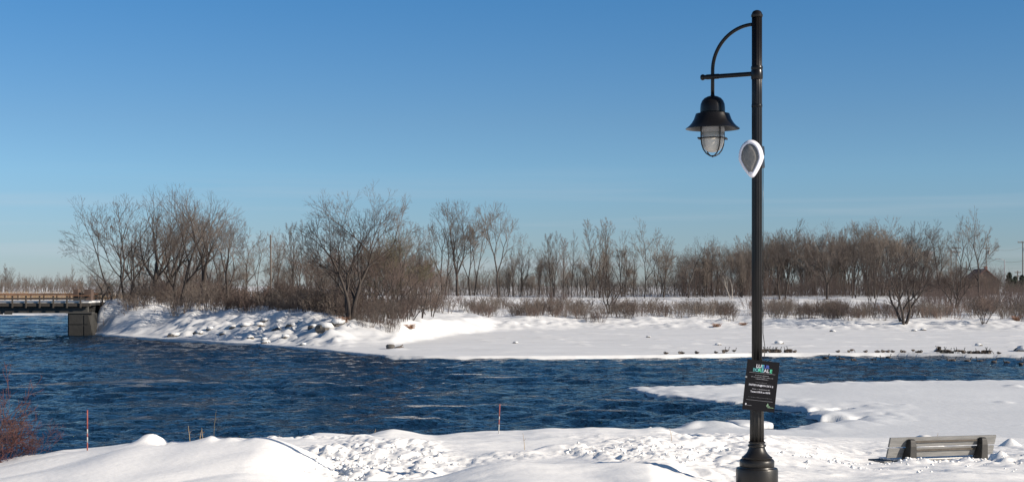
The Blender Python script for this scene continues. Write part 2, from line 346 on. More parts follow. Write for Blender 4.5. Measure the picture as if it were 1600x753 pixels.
# ------------------------------------------------------------------ frozen bay: snow-covered ice sheet with ragged edge
ice = [px(u, v, z) for u, v, z in ((970, 610, 0), (1005, 603, .2), (1050, 600, .3), (1100, 597.5, .3), (1215, 597, .3), (1300, 594, .3), (1400, 591, .3), (1600, 590, .3), (1900, 588, .3))]
ice += [(120, 78), (120, 40), (6, 40), (4.5, 47)]
ice += [px(u, v, z) for u, v, z in ((1010, 672, 0), (1045, 668, .2), (1068, 659, .35), (1142, 660, .35), (1150, 668, 0), (1180, 676, 0), (1225, 677, 0), (1244, 670, 0), (1345, 659, 0), (1350, 656.5, 0), (1275, 657.5, 0), (1258, 652, 0),
        (1275, 648, 0), (1330, 645, 0), (1330, 642, 0), (1262, 644.5, 0), (1240, 640, 0), (1200, 635, 0), (1150, 633, 0), (1100, 629, 0), (1050, 624, 0), (1015, 618, 0), (1000, 614, 0))]
def sdist(X, Y, P):
    d = np.full(X.shape, 1e9); ins = np.zeros(X.shape, bool); n = len(P)
    for i in range(n):
        ax, ay = P[i]; bx, by = P[(i+1) % n]; ex, ey = bx-ax, by-ay; L = ex*ex+ey*ey+1e-12
        t = np.clip(((X-ax)*ex+(Y-ay)*ey)/L, 0, 1); d = np.minimum(d, np.hypot(X-ax-t*ex, Y-ay-t*ey))
        c = ((ay > Y) != (by > Y)) & (X < ex*(Y-ay)/(ey if abs(ey) > 1e-9 else 1e-9)+ax); ins ^= c
    return np.where(ins, d, -d)
def zice(X, Y):
    w = fbm(X*.9, Y*.9, 61, 3)*.28+fbm(X*3, Y*2, 62, 2)*.08
    d = sdist(X, Y, ice)+w*.7+.1+.25*np.exp(-((X-6.5)/2.5)**2-((Y-70)/2.5)**2)
    lob = np.abs(fbm(X*.8, Y*.5, 64, 2))
    z = -.6+.74*sm((d+.12)/.30)+.09*lob*sm(d/.5)*(1-sm((d-1)/2.5))+.09*sm((d-.1)/1.6)
    z = z+.26*np.exp(-((X-6.95)/.95)**4-((Y-52.6-.15*np.sin(X*3))/.6)**4)
    z = z+(d > .5)*(fbm(X*.12, Y*.12, 65, 3)*.05*sm((d-.5)/2)+np.maximum(fbm(X*.6, Y*.5, 67, 3)-.9, 0)*.16)
    return z
V, F = grid(axis((2, 5, .25), (5, 34, .12), (34, 120, 1.5)), axis((40, 50, .5), (50, 60, .12), (60, 84, .16)), zice)
k = V[:, 2] < -.45; kf = ~(k[F].all(1)); F = F[kf]
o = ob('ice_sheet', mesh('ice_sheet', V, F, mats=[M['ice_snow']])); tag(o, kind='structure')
def floe(u, v, L, Wd, lab, seed):
    x, y = px(u, v); rnd = random.Random(seed); k = 26; mb = MB(); Vv = []
    rr = [1+.18*math.sin(3*q/k*2*pi+seed)+rnd.uniform(-.07, .07) for q in range(k)]
    for f, z in ((1.0, -.1), (1.03, .05), (.95, .12), (.6, .16), (.2, .17)):
        Vv += [(cos(2*pi*q/k)*L*f*rr[q], sin(2*pi*q/k)*Wd*f*rr[q], z) for q in range(k)]
    Ff = [(i*k+q, i*k+(q+1) % k, (i+1)*k+(q+1) % k, (i+1)*k+q) for i in range(4) for q in range(k)]+[tuple(4*k+q for q in range(k))]
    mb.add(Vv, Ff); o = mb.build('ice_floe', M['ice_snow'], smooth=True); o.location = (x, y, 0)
    tag(o, lab, 'ice floe')
floe(1165, 664, .75, .9, 'small low ice floe in the open pool just left of the lamp shaft', 1)
floe(1193, 665.5, .28, .5, 'tiny ice floe poking out just right of the lamp shaft', 2)
# ------------------------------------------------------------------ river
spots = [(215, 578, 2.2, .5, .55), (258, 578, 2.2, .6, .6), (375, 580, 1.6, .5, .5), (352, 583, 1.5, .5, .5), (392, 581, .9, .4, .55), (78, 629, 1.6, .5, .6), (34, 612, .7, .4, .6), (195, 671, .9, .5, .42), (120, 656, 1.2, .3, .35),
         (330, 566, .6, .4, .5), (342, 567, .5, .4, .5), (370, 541, 2, .8, .5), (395, 546, 1.8, .6, .5), (430, 553, 1.5, .5, .45), (345, 551, 2, .5, .4), (470, 560, 2, .6, .4), (510, 558, 2.4, .6, .4), (400, 571, 1.2, .4, .4), (440, 566, 1.6, .4, .4), (280, 545, 2, .6, .4),
         (30, 522, 2.5, 1, .45), (10, 520, 2, 1, .45), (60, 526, 3, 1, .4), (1345, 574, 1.4, .6, .5), (1360, 572, .9, .5, .5), (1420, 573, .8, .5, .35), (870, 607, 2.6, .5, .38), (930, 609, 1.8, .4, .4), (998, 618, 1.0, .4, .6), (980, 614, .8, .4, .6),
         (520, 545, 2, .6, .3), (960, 648, 2, .4, .3), (560, 618, 1.5, .4, .25), (1595, 573, 1.5, .6, .5), (240, 535, 2.4, .8, .4), (150, 540, 3, .8, .3)]
def zwater(X, Y):
    q = .6*fbm(X*.22, Y*.30, 91, 2)
    a = fbm(X*.34+q, Y*.5+q, 81, 3, .5)*.11+fbm(X*.95+q, Y*1.0, 85, 2, .5)*.075
    tur = .75+.5*sm(.5+fbm(X*.06, Y*.08, 88, 2))+.4*np.exp(-((Y-132+X*.4)/12)**2)*(X < -5)
    calm = sm((Y-30)/15)
    z = np.minimum(a*tur*(.6+.4*calm)*(1-.45*sm((X+5)/10)*sm((Y-80)/15)), .13)
    d = np.full(X.shape, -9.0); k = (X > 0) & (Y < 90) & (Y > 38); d[k] = sdist(X[k], Y[k], ice)
    return np.where(d > .8, -.35, z)
V, F = grid(axis((-400, -110, 20), (-110, -60, 1.2), (-60, 45, .26), (45, 90, 1.5), (90, 400, 20)),
            np.concatenate([24*1.0042**np.arange(0, 575), [290]]), zwater)
me = mesh('river', V, F, mats=[M['water']])
fo = np.zeros(len(V)); X, Y = V[:, 0], V[:, 1]
cre = np.clip(V[:, 2]*4, -.1, .35)
for u, v, L, w, s in spots:
    x0, y0 = px(u, v); fo = np.maximum(fo, (1.1*s+.05)*np.exp(-((X-x0)/(L*.7))**2-((Y-y0)/(w*2.2))**2))
fo = fo+cre*.35*(fo > .05)+np.maximum(cre-.25, 0)*.25*np.exp(-((Y-125)/30)**2)*(X < 0)
at = me.attributes.new('foam', 'FLOAT', 'POINT'); at.data.foreach_set('value', fo.astype(np.float32))
o = ob('river', me); tag(o, kind='structure')
# ------------------------------------------------------------------ bare trees
def tubes(polys, sides):
    """polys: list of (pts, radii); vectorised thin tubes"""
    P = np.array([p for pts, rr in polys for p in pts]); rad = np.array([r for pts, rr in polys for r in rr])
    ln = [len(pts) for pts, rr in polys]; idx = np.repeat(np.arange(len(polys)), ln)
    T = np.zeros_like(P); T[:-1] = P[1:]-P[:-1]; last = np.append(idx[1:] != idx[:-1], True)
    T[last] = np.roll(T, 1, 0)[last]; T /= np.linalg.norm(T, axis=1)[:, None]+1e-9
    ref = np.tile([.31, .95, .05], (len(P), 1)); U = np.cross(T, ref); U /= np.linalg.norm(U, axis=1)[:, None]+1e-9; Wv = np.cross(T, U)
    an = np.arange(sides)*2*pi/sides
    V = P[:, None, :]+rad[:, None, None]*(np.cos(an)[None, :, None]*U[:, None, :]+np.sin(an)[None, :, None]*Wv[:, None, :])
    b = np.nonzero(~last)[0]; q = np.arange(sides); q2 = (q+1) % sides
    F = np.stack([b[:, None]*sides+q, b[:, None]*sides+q2, (b[:, None]+1)*sides+q2, (b[:, None]+1)*sides+q], 2).reshape(-1, 4)
    return V.reshape(-1, 3), F
def grow(out, p, d, L, r, lv, PR, rnd):
    q = PR[lv]; n = q['seg']; x, y, z = p; dx, dy, dz = d; pts = [p]; rr = [r]; dirs = [d]; w = q['wig']; up = q['up']; te = q.get('tip', .35)
    for i in range(n):
        dx += rnd.gauss(0, w); dy += rnd.gauss(0, w); dz += rnd.gauss(0, w)+up
        m = math.sqrt(dx*dx+dy*dy+dz*dz); dx /= m; dy /= m; dz /= m
        x += dx*L/n; y += dy*L/n; z += dz*L/n; pts.append((x, y, z)); rr.append(r*(1-(i+1)/n*(1-te))); dirs.append((dx, dy, dz))
    out.append((lv, pts, rr))
    if lv+1 < len(PR):
        t0 = q['t0']; nc = q['n']; nc = int(nc*rnd.uniform(.8, 1.2)+.5); az = rnd.uniform(0, 6.28)
        for k in range(nc):
            t = t0+(1-t0)*(k+rnd.random()*.9)/nc; s = t*n; i = min(int(s), n-1); f = s-i
            a, b = pts[i], pts[i+1]; c = (a[0]+(b[0]-a[0])*f, a[1]+(b[1]-a[1])*f, a[2]+(b[2]-a[2])*f)
            D = Vector(dirs[i+1]); az += 2.4+rnd.uniform(-.5, .5); ang = R(rnd.uniform(*q['ang'])); 
            if q.get('angt'): ang *= 1-(t-t0)/(1-t0)*q['angt']
            e1 = D.orthogonal().normalized(); e2 = D.cross(e1); nd = D*cos(ang)+(e1*cos(az)+e2*sin(az))*sin(ang)
            l = L*q['len']*rnd.uniform(.7, 1.15)*(1-q.get('shape', .45)*(t-t0)/(1-t0+1e-6))
            rc = max(min((rr[i]*(1-f)+rr[i+1]*f)*q.get('rr', .64), r), .006)
            grow(out, c, tuple(nd), l, rc, lv+1, PR, rnd)
def tree_meshes(name, seed, PR, H, r0, stems=1, spread=0, lean=0, L=None, twig=.0085, mb='bark', mt='twig', split=2, off=.25):
    rnd = random.Random(seed); out = []
    for s in range(stems):
        az = s*2*pi/stems+rnd.uniform(-.5, .5); a = R(spread)*rnd.uniform(.6, 1.1); d = Vector((cos(az)*sin(a)+lean, sin(az)*sin(a), cos(a))).normalized()
        grow(out, (cos(az)*off*(stems > 1), sin(az)*off*(stems > 1), -.35), tuple(d), (L or H)*rnd.uniform(.82, 1.0), r0*rnd.uniform(.75, 1), 0, PR, rnd)
    top = max(p[2] for lv, pts, rr in out for p in pts); k = H/top
    # keep radii thin at the outside
    fix = lambda pts, rr: ([(x*k, y*k, z*k if z > 0 else z) for x, y, z in pts], [max(r, twig) for r in rr])
    A = [fix(p, r) for lv, p, r in out if lv < split]; B = [fix(p, r) for lv, p, r in out if lv >= split]
    v, f = tubes(A, 6); m1 = mesh(name+'_trunk', v, f, mats=[M[mb]])
    v, f = tubes(B, 3); m2 = mesh(name+'_crown', v, f, smooth=False, mats=[M[mt]])
    return (m1, m2, H)
def L_(n, t0, ang, ln, seg, wig, up, **k): return dict(n=n, t0=t0, ang=ang, len=ln, seg=seg, wig=wig, up=up, **k)
END = lambda seg, wig, up: dict(seg=seg, wig=wig, up=up)
spreading = [L_(8, .20, (32, 55), .82, 8, .035, .012, shape=.35, tip=.2), L_(8, .25, (20, 38), .45, 7, .05, .03, tip=.2), L_(7, .2, (18, 38), .45, 5, .06, .02), L_(5, .15, (18, 38), .5, 3, .07, .015), END(2, .06, .02)]
arching = [L_(5, .16, (15, 34), .88, 9, .035, .01, shape=.25, tip=.2), L_(8, .3, (20, 38), .40, 9, .04, .006, tip=.18), L_(7, .2, (18, 38), .45, 5, .05, .015), L_(5, .15, (18, 36), .5, 3, .06, .015), END(2, .06, .02)]
rounded = [L_(12, .26, (38, 68), .60, 7, .035, .01, shape=.5, tip=.15, angt=.6), L_(9, .2, (20, 40), .46, 6, .05, .03), L_(7, .15, (20, 40), .48, 4, .06, .02), L_(5, .1, (20, 40), .5, 3, .07, .02), END(2, .06, .02)]
fan = [L_(9, .10, (20, 46), .76, 7, .045, .012, shape=.3), L_(9, .2, (20, 38), .48, 6, .06, .015), L_(7, .12, (18, 40), .48, 4, .07, .015), L_(5, .1, (18, 42), .5, 3, .08, .015), END(2, .06, .02)]
poplar = [L_(20, .2, (18, 34), .30, 10, .02, .01, shape=.55, tip=.1), L_(7, .2, (16, 32), .45, 5, .04, .04), L_(5, .15, (16, 34), .5, 3, .05, .03), END(2, .05, .03)]
upright = [L_(10, .2, (13, 28), .58, 8, .03, .012, shape=.5, tip=.12), L_(8, .15, (14, 30), .45, 6, .04, .03), L_(7, .15, (16, 32), .46, 4, .05, .02), L_(4, .1, (16, 36), .5, 2, .06, .02), END(2, .05, .02)]
sparse = [L_(9, .28, (20, 42), .50, 9, .03, .01, shape=.55, tip=.1), L_(7, .22, (18, 34), .46, 6, .04, .03), L_(6, .15, (18, 36), .48, 4, .05, .02), END(2, .05, .02)]
def fork(out, p, d, L, r, dep, q, rnd):
    """limb that forks into nearly equal limbs, as broad-leaved trees do, with small side twigs"""
    n = 4 if dep < 2 else 3; x, y, z = p; dx, dy, dz = d; pts = [p]; rr = [r]; w = q['wig']; re = r*.80
    for i in range(n):
        dx += rnd.gauss(0, w); dy += rnd.gauss(0, w); dz += rnd.gauss(0, w)+q['up']
        m = math.sqrt(dx*dx+dy*dy+dz*dz); dx /= m; dy /= m; dz /= m
        x += dx*L/n; y += dy*L/n; z += dz*L/n; pts.append((x, y, z)); rr.append(r+(re-r)*(i+1)/n)
    out.append((dep, pts, rr))
    D = Vector((dx, dy, dz)); e1 = D.orthogonal().normalized(); e2 = D.cross(e1)
    def child(pos, ang, L2, r2, az, dd):
        if dd <= q['max']: fork(out, pos, tuple(D*cos(ang)+(e1*cos(az)+e2*sin(az))*sin(ang)), L2, r2, dd, q, rnd)
    az = rnd.uniform(0, 6.28); A = q['ang']; ra = q['ratio']
    child(pts[-1], R(rnd.uniform(A[0]*.4, A[0])), L*ra*rnd.uniform(.85, 1.12), re*.88, az, dep+1)
    child(pts[-1], R(rnd.uniform(*A)), L*ra*rnd.uniform(.68, 1.0), re*rnd.uniform(.60, .80), az+pi+rnd.uniform(-.6, .6), dep+1)
    if rnd.random() < q.get('third', .25): child(pts[-1], R(rnd.uniform(*A)), L*ra*rnd.uniform(.6, .85), re*.55, az+pi/2, dep+1)
    if dep >= 1:
        for k in range(q.get('side', 2)):
            t = rnd.randint(1, n-1); child(pts[t], R(rnd.uniform(28, 55)), L*rnd.uniform(.35, .6), rr[t]*.38, rnd.uniform(0, 6.28), max(dep+2, q['max']-2))
def forked(name, seed, H, r0, ang, ratio, maxd, trunk=.25, stems=1, spread=0, lean=0, up=.015, wig=.05, twig=.0075, mb='bark', mt='twig', off=.2, third=.12, side=1):
    rnd = random.Random(seed); out = []; q = dict(ang=ang, ratio=ratio, max=maxd, up=up, wig=wig, third=third, side=side)
    for k in range(stems):
        az = k*2*pi/stems+rnd.uniform(-.4, .4); a = R(spread)*rnd.uniform(.7, 1.15); d = Vector((cos(az)*sin(a)+lean, sin(az)*sin(a), cos(a))).normalized()
        fork(out, (cos(az)*off*(stems > 1), sin(az)*off*(stems > 1), -.3), tuple(d), H*trunk*rnd.uniform(.85, 1.1), r0*rnd.uniform(.75, 1), 0, q, rnd)
    k = H/max(p[2] for lv, pts, rr in out for p in pts)
    fx = lambda pts, rr: ([(x*k, y*k, z*k if z > 0 else z) for x, y, z in pts], [max(r, twig) for r in rr])
    v, f = tubes([fx(p, r) for lv, p, r in out if lv < 4], 6); m1 = mesh(name+'_trunk', v, f, mats=[M[mb]])
    v, f = tubes([fx(p, r) for lv, p, r in out if lv >= 4], 3); m2 = mesh(name+'_crown', v, f, smooth=False, mats=[M[mt]])
    return (m1, m2, H)
PT = {
 'spread_a': forked('spreading_tree', 11, 14, .24, (24, 42), .83, 9, .22, third=.2), 'spread_b': forked('spreading_tree', 12, 14, .29, (22, 40), .83, 9, .26),
 'arch_a': forked('arching_tree', 21, 14, .30, (18, 34), .84, 9, .27, 2, 15), 'arch_b': forked('arching_tree', 22, 14, .36, (18, 34), .84, 9, .27, 1), 'arch_c': forked('arching_tree', 24, 14, .34, (18, 34), .84, 9, .27, 2, 14, lean=-.15),
 'round_a': forked('round_tree', 31, 12, .27, (26, 46), .82, 9, .26, third=.3, side=1), 'round_b': forked('round_tree', 33, 14, .20, (20, 36), .80, 9, .38, third=.28, side=1),
 'willow': forked('willow', 41, 13, .29, (20, 40), .84, 9, .24, 3, 17, mt='twig_dark', twig=.010, side=1, third=.22), 'willow_green': forked('willow', 42, 11, .12, (16, 34), .84, 8, .24, 4, 16, mt='twig_green', twig=.010, side=1),
 'fan_a': forked('fan_tree', 51, 9, .23, (20, 40), .83, 9, .2, 3, 26, mt='twig_dark', off=.12, side=1), 'fan_b': forked('fan_tree', 52, 6, .08, (18, 38), .83, 7, .22, 5, 30, mt='twig_red', off=.1, twig=.009, side=1),
 'vee_a': forked('vee_tree', 61, 16, .34, (18, 34), .82, 9, .26, 1, mt='twig_tan', twig=.011, third=.2), 'vee_b': forked('vee_tree', 62, 16, .31, (20, 36), .82, 9, .24, 1, mt='twig_tan', twig=.011, third=.2),
 'poplar_a': tree_meshes('poplar', 71, poplar, 14, .13, mt='twig_tan', twig=.012), 'poplar_b': tree_meshes('poplar', 72, poplar, 14, .12, 3, 7, mt='twig_tan', twig=.012, off=.5), 'poplar_c': tree_meshes('poplar', 73, poplar, 14, .13, 2, 6, mt='twig_red', twig=.012, off=.5),
 'sparse_a': forked('sparse_tree', 81, 14, .17, (14, 30), .82, 8, .34, 1, mt='twig_tan', twig=.012), 'sparse_b': forked('sparse_tree', 82, 14, .14, (14, 30), .80, 8, .32, 2, 7, mt='twig', twig=.012, off=.4),
 'up_a': forked('upright_tree', 91, 13, .14, (12, 27), .81, 8, .28, 2, 8, mt='twig_tan', twig=.013, third=.2, off=.5), 'up_b': forked('upright_tree', 92, 13, .13, (14, 30), .81, 8, .26, 3, 10, mt='twig', twig=.012, off=.6), 'up_c': forked('upright_tree', 93, 12, .13, (14, 30), .82, 8, .25, 3, 12, mt='twig_red', twig=.012, off=.6),
 'birch': forked('birch', 95, 11, .13, (14, 30), .8, 7, .34, 2, 12, lean=-.2, mb='birch', mt='twig_tan', twig=.012),
 'lean': forked('leaning_tree', 97, 7, .09, (18, 36), .82, 8, .26, 2, 10, lean=.4, mt='twig_red'),
}
RND = random.Random(5)
def put_tree(kind, u, Y, vtop, label, name='bare_tree', group=None, wide=1.0, rz=None, z=None, trunk_u=None, cat='tree'):
    m1, m2, H = PT[kind]; x = xpx(u, Y); z0 = zi(x, Y) if z is None else z
    s = (zpx(vtop, Y)-z0)/H
    r = ob(name, None, loc=(x, Y, z0-.05), rot=(0, 0, RND.uniform(0, 6.28) if rz is None else R(rz))); r.scale = (s*wide, s*wide, s); r.empty_display_size = .5
    ob('trunk', m1, r); ob('crown', m2, r); tag(r, label, cat, group)
    return r
G1 = 'tall bare trees on the wooded point by the bridge'
put_tree('spread_b', 176, 182, 302, 'leftmost tall tree of the wooded point, open crown reaching over the bridge end', group=G1, rz=20, wide=.85)
put_tree('round_a', 160, 160, 404, 'small tree with arched thin crown beside the bridge abutment', group=G1, wide=1.1, rz=80)
put_tree('sparse_b', 199, 162, 300, 'tall straight slim tree second from the bridge end', group=G1, rz=10, wide=1.25)
put_tree('arch_c', 250, 172, 287, 'tall tree with dark limbs leaning left, above the snowy left bank', group=G1, rz=150)
put_tree('arch_a', 279, 160, 288, 'tall many limbed tree in the middle of the wooded point', group=G1, rz=30)
put_tree('arch_b', 318, 176, 282, 'tallest tree of the wooded point with long limbs arching to the right', group=G1, rz=190, wide=1.15)
put_tree('round_a', 357, 155, 328, 'round crowned dark tree standing at the right of the wooded point', group=G1, rz=200, wide=.95)
put_tree('arch_b', 228, 196, 310, 'pale tall tree behind the wooded point, left half', group=G1, rz=60)
put_tree('up_b', 300, 205, 325, 'thin upright tree standing behind the wooded point, centre', group=G1)
put_tree('up_c', 338, 205, 330, 'thin upright tree standing behind the round crowned tree', group=G1)
put_tree('up_c', 252, 200, 350, 'reddish bushy tree low behind the leaning limbs', group=G1)
put_tree('sparse_a', 384, 205, 340, 'slim tree just right of the round crowned tree', group=G1, rz=40)
put_tree('sparse_a', 403, 200, 360, 'slim bare tree just left of the lone utility pole', wide=.8, rz=300)
put_tree('sparse_b', 432, 205, 352, 'slim bare tree just right of the lone utility pole', wide=.8, rz=100)
put_tree('poplar_b', 461, 178, 342, 'cluster of thin stems left of the big willow like tree', rz=15, wide=1.0)
put_tree('willow', 546, 131, 312, 'big dark many stemmed tree rising from the rocky end of the left bank', rz=25, wide=1.0)
put_tree('round_b', 586, 215, 281, 'tall lone oval crown rising above the willow like trees', rz=70, wide=1.1)
put_tree('willow_green', 612, 143, 352, 'olive tinted multi stemmed tree on the shore right of the big dark one', rz=0, wide=1.1)
put_tree('sparse_b', 622, 142, 332, 'thin tall tree with forked trunk beside the olive tinted one', rz=200, wide=.8)
put_tree('lean', 641, 141, 425, 'small tree leaning right at the shore', rz=0)
for u_, Y_, v_, l_ in ((570, 150, 372, 'mid height twiggy tree directly behind the big dark shoreline tree'), (592, 138, 388, 'low twiggy tree filling the gap between the big dark tree and the olive one'), (655, 152, 392, 'mid height twiggy tree right behind the small leaning tree'), (631, 149, 372, 'bushy tree behind the forked thin tree'), (520, 152, 380, 'bushy tree just left behind the big dark tree'), (672, 162, 410, 'low twiggy tree at the right end of the shoreline group')):
    put_tree('up_b' if Y_ % 2 else 'up_c', u_, Y_, v_, l_, group='smaller trees of the shoreline group', wide=1.15, rz=u_)
put_tree('vee_a', 715, 282, 308, 'tall tree with vee shaped pale limbs, first of the middle pair', rz=15, wide=.95)
put_tree('sparse_b', 693, 285, 318, 'slender tree immediately left of the vee limbed tree', rz=150)
put_tree('up_a', 737, 290, 312, 'upright thin tree immediately right of the vee limbed tree', rz=50)
put_tree('vee_b', 779, 280, 313, 'wide fan crowned tree standing alone in the middle of the far shore', rz=50, wide=.8)
put_tree('poplar_b', 862, 285, 360, 'left one of three thin twiggy stems above the middle shrubs', rz=0)
put_tree('poplar_c', 880, 270, 368, 'reddish thin stems in the middle of the far shore', rz=100)
put_tree('poplar_a', 893, 290, 358, 'single thin pole like tree right of the reddish stems', wide=.7)
put_tree('poplar_b', 934, 285, 338, 'taller of the thin poplars left of the small fan tree', rz=60)
put_tree('poplar_a', 950, 290, 345, 'thin poplar directly behind the small fan tree')
put_tree('up_a', 974, 290, 358, 'upright twiggy tree between two poplars')
put_tree('sparse_a', 1007, 285, 335, 'tall slender tree with open vee top standing alone near the middle right', rz=45, wide=.9)
put_tree('sparse_b', 1037, 292, 368, 'forked tree right of the slender lone tree', rz=90)
put_tree('spread_a', 1076, 280, 364, 'dark spreading tree half way between the lone slender tree and the lamp', rz=0, wide=.95)
put_tree('sparse_b', 1116, 295, 366, 'crooked dark tree at the left edge of the dense wood', rz=0)
put_tree('birch', 1143, 270, 398, 'white barked birch leaning left, in front of the dense wood', 'birch_tree', rz=0)
put_tree('fan_a', 953, 196, 415, 'small fan shaped tree standing alone in the snow field among shrubs', rz=10, wide=.75)
put_tree('fan_b', 867, 186, 430, 'low bushy many stemmed tree at the edge of the snow bank, mid shore', rz=10)
put_tree('up_a', 1222, 268, 340, 'pale twiggy tree just right of the lamp post', rz=10, wide=1.1)
put_tree('spread_a', 1292, 272, 338, 'dark spreading tree in the dense wood right of the lamp', rz=90, wide=1.05)
put_tree('sparse_b', 1334, 280, 345, 'thin dark tree right of the dark spreading one', rz=30)
put_tree('up_b', 1361, 190, 380, 'slim bushy tree with dark double trunk left of the big fan tree', rz=10, wide=.7)
put_tree('up_a', 1366, 275, 334, 'tall pale twiggy tree behind the slim double trunk', rz=80, wide=1.0)
put_tree('fan_a', 1412, 168, 392, 'big dark fan shaped tree standing at the right snow bank', rz=0, wide=.98)
put_tree('up_a', 1402, 270, 336, 'tall twiggy tree directly behind the big fan tree', rz=200, wide=1.1)
put_tree('up_b', 1430, 280, 342, 'tall brown tree right behind the big fan tree', rz=120)
put_tree('vee_a', 1468, 285, 352, 'vee limbed tree in front of the power line structure', rz=20, wide=.8)
put_tree('sparse_a', 1500, 280, 330, 'bare tree beside the twin power pole', rz=0, wide=.9)
put_tree('sparse_a', 1530, 260, 322, 'tall open crowned tree farthest right on the skyline', rz=160, wide=1.05)
put_tree('fan_a', 1492, 225, 408, 'dense low dark fan tree right of the big fan tree', rz=140, wide=1.0)
put_tree('fan_b', 1537, 168, 436, 'thin reddish young tree at the far right snow bank', rz=40, wide=.9)
put_tree('fan_b', 1312, 180, 452, 'low wide leafless bush in the snow field right of the lamp', rz=0, cat='bush', name='bare_bush')
put_tree('fan_b', 1204, 186, 462, 'short bare sapling in the snow immediately right of the lamp post', rz=0, wide=.8)
# skyline wood behind the field
gB = 'bare trees of the far wood'; kinds = ['up_a', 'up_a', 'up_b', 'up_c', 'poplar_b', 'sparse_b', 'vee_b', 'poplar_b', 'vee_a']
def skyline(u):
    return float(np.interp(u, (110, 200, 300, 380, 440, 480, 640, 700, 830, 900, 930, 1000, 1090, 1130, 1180, 1240, 1330, 1400, 1450, 1500, 1540, 1600),
                              (435, 405, 400, 400, 405, 395, 400, 415, 415, 420, 412, 405, 394, 374, 364, 354, 348, 342, 380, 410, 425, 442)))
def zone(u):
    for lim, w in ((480, 'behind the wooded point'), (830, 'behind the big dark tree and the middle pair'), (1185, 'between the middle pair and the lamp post'), (1400, 'between the lamp post and the big fan tree'), (9999, 'right of the big fan tree')):
        if u < lim: return 'bare tree in the background wood '+w, 'background wood trees '+w
for i in range(190):
    u = RND.uniform(120, 1180) if i < 105 else RND.uniform(1090, 1520)
    if i % 9 == 0: u = RND.uniform(470, 660)
    Y = RND.uniform(298, 335) if u > 480 else RND.uniform(215, 270)
    v = skyline(u)+RND.uniform(-6, 26)
    put_tree(RND.choice(kinds), u, Y, v, zone(u)[0], group=zone(u)[1], wide=RND.uniform(.8, 1.15))
for i in range(46):
    u = RND.uniform(470, 1180); v = RND.uniform(372, 410)-(12 if i % 5 == 0 else 0)
    put_tree(['sparse_a', 'poplar_a', 'up_a', 'sparse_b', 'poplar_b'][i % 5], u, RND.uniform(285, 300), v, zone(u)[0].replace('bare tree', 'slim bare tree'), group='slim '+zone(u)[1], wide=RND.uniform(.75, 1))
for i, (u, v) in enumerate([(8, 410), (14, 416), (3, 420), (30, 424), (68, 432), (72, 428), (88, 424), (96, 434), (104, 426), (112, 412), (50, 442), (80, 440), (22, 440), (40, 443), (60, 444), (-10, 425), (-25, 430), (108, 436)]):
    put_tree(['poplar_a', 'poplar_b', 'sparse_a'][i % 3], u, RND.uniform(430, 470), v, 'thin bare tree on the distant skyline beyond the bridge', group='distant trees beyond the bridge', wide=1.1)
# ------------------------------------------------------------------ shrubs
def shrub_mesh(name, seed, n, h, spread, mt, twig=.008, kids=5, r=.018):
    rnd = random.Random(seed); out = []
    PR = [L_(kids, .25, (18, 45), .45, 4, .09, .05), L_(3, .2, (20, 45), .5, 3, .1, .05), END(2, .12, .05)]
    for i in range(n):
        a = rnd.uniform(0, 6.28); q = spread*math.sqrt(rnd.random()); b = R(rnd.uniform(2, 24))
        grow(out, (cos(a)*q, sin(a)*q, -.05), (cos(a)*sin(b), sin(a)*sin(b), cos(b)), h*rnd.uniform(.55, 1), r, 0, PR, rnd)
    v, f = tubes([(p, [max(x, twig) for x in rr]) for lv, p, rr in out], 3)
    return mesh(name, v, f, smooth=False, mats=[M[mt]])
SH = [shrub_mesh('shrub', 1, 22, 2.0, .8, 'twig'), shrub_mesh('shrub', 2, 18, 1.8, .9, 'twig_tan'), shrub_mesh('shrub', 3, 26, 2.0, 1.0, 'twig_dark'), shrub_mesh('shrub', 4, 16, 1.7, .7, 'twig_red')]
def put_shrub(me, u, Y, h, label, group, name='bare_shrub', cat='shrub', wide=1):
    x = xpx(u, Y); o = ob(name, me, loc=(x, Y, zi(x, Y)), rot=(0, 0, RND.uniform(0, 6.28))); s = h/2.0; o.scale = (s*wide, s*wide, s)
    tag(o, label, cat, group); return o
for i in range(205):                                             # shrub band on the snow field
    u = RND.uniform(640, 1640)
    Y = RND.triangular(171, 228, 178)
    put_shrub(RND.choice(SH), u, Y, RND.uniform(1.1, 2.4), 'leafless shrub in snow field '+zone(u)[0].split('wood ')[1].replace('behind', 'in front of'), 'snow field shrubs '+zone(u)[0].split('wood ')[1].replace('behind', 'in front of'), wide=1.3)
for i in range(105):                                             # undergrowth of the wooded point
    u = RND.triangular(150, 700, 420); Y = max(float(np.interp(xpx(u, 150), TX, UY)), 128)+RND.uniform(0, 1)**1.5*50-5
    put_shrub(RND.choice(SH), u, Y, RND.uniform(1.2, 2.9), *(('tall brown shrub in the undergrowth below the tall trees near the bridge', 'undergrowth shrubs near the bridge') if u < 420 else ('tall brown shrub in the undergrowth around the big dark shoreline tree', 'undergrowth shrubs round the shoreline trees')), wide=1.3)
for i in range(14):
    u = RND.uniform(255, 530); Y = float(np.interp(xpx(u, 150), TX, UY))+RND.uniform(-4, 4)
    put_shrub(SH[i % 4], u, Y, RND.uniform(.7, 1.5), 'small dark shrub low on the shaded snow bank slope', 'small shrubs on the shaded slope', wide=1.4)
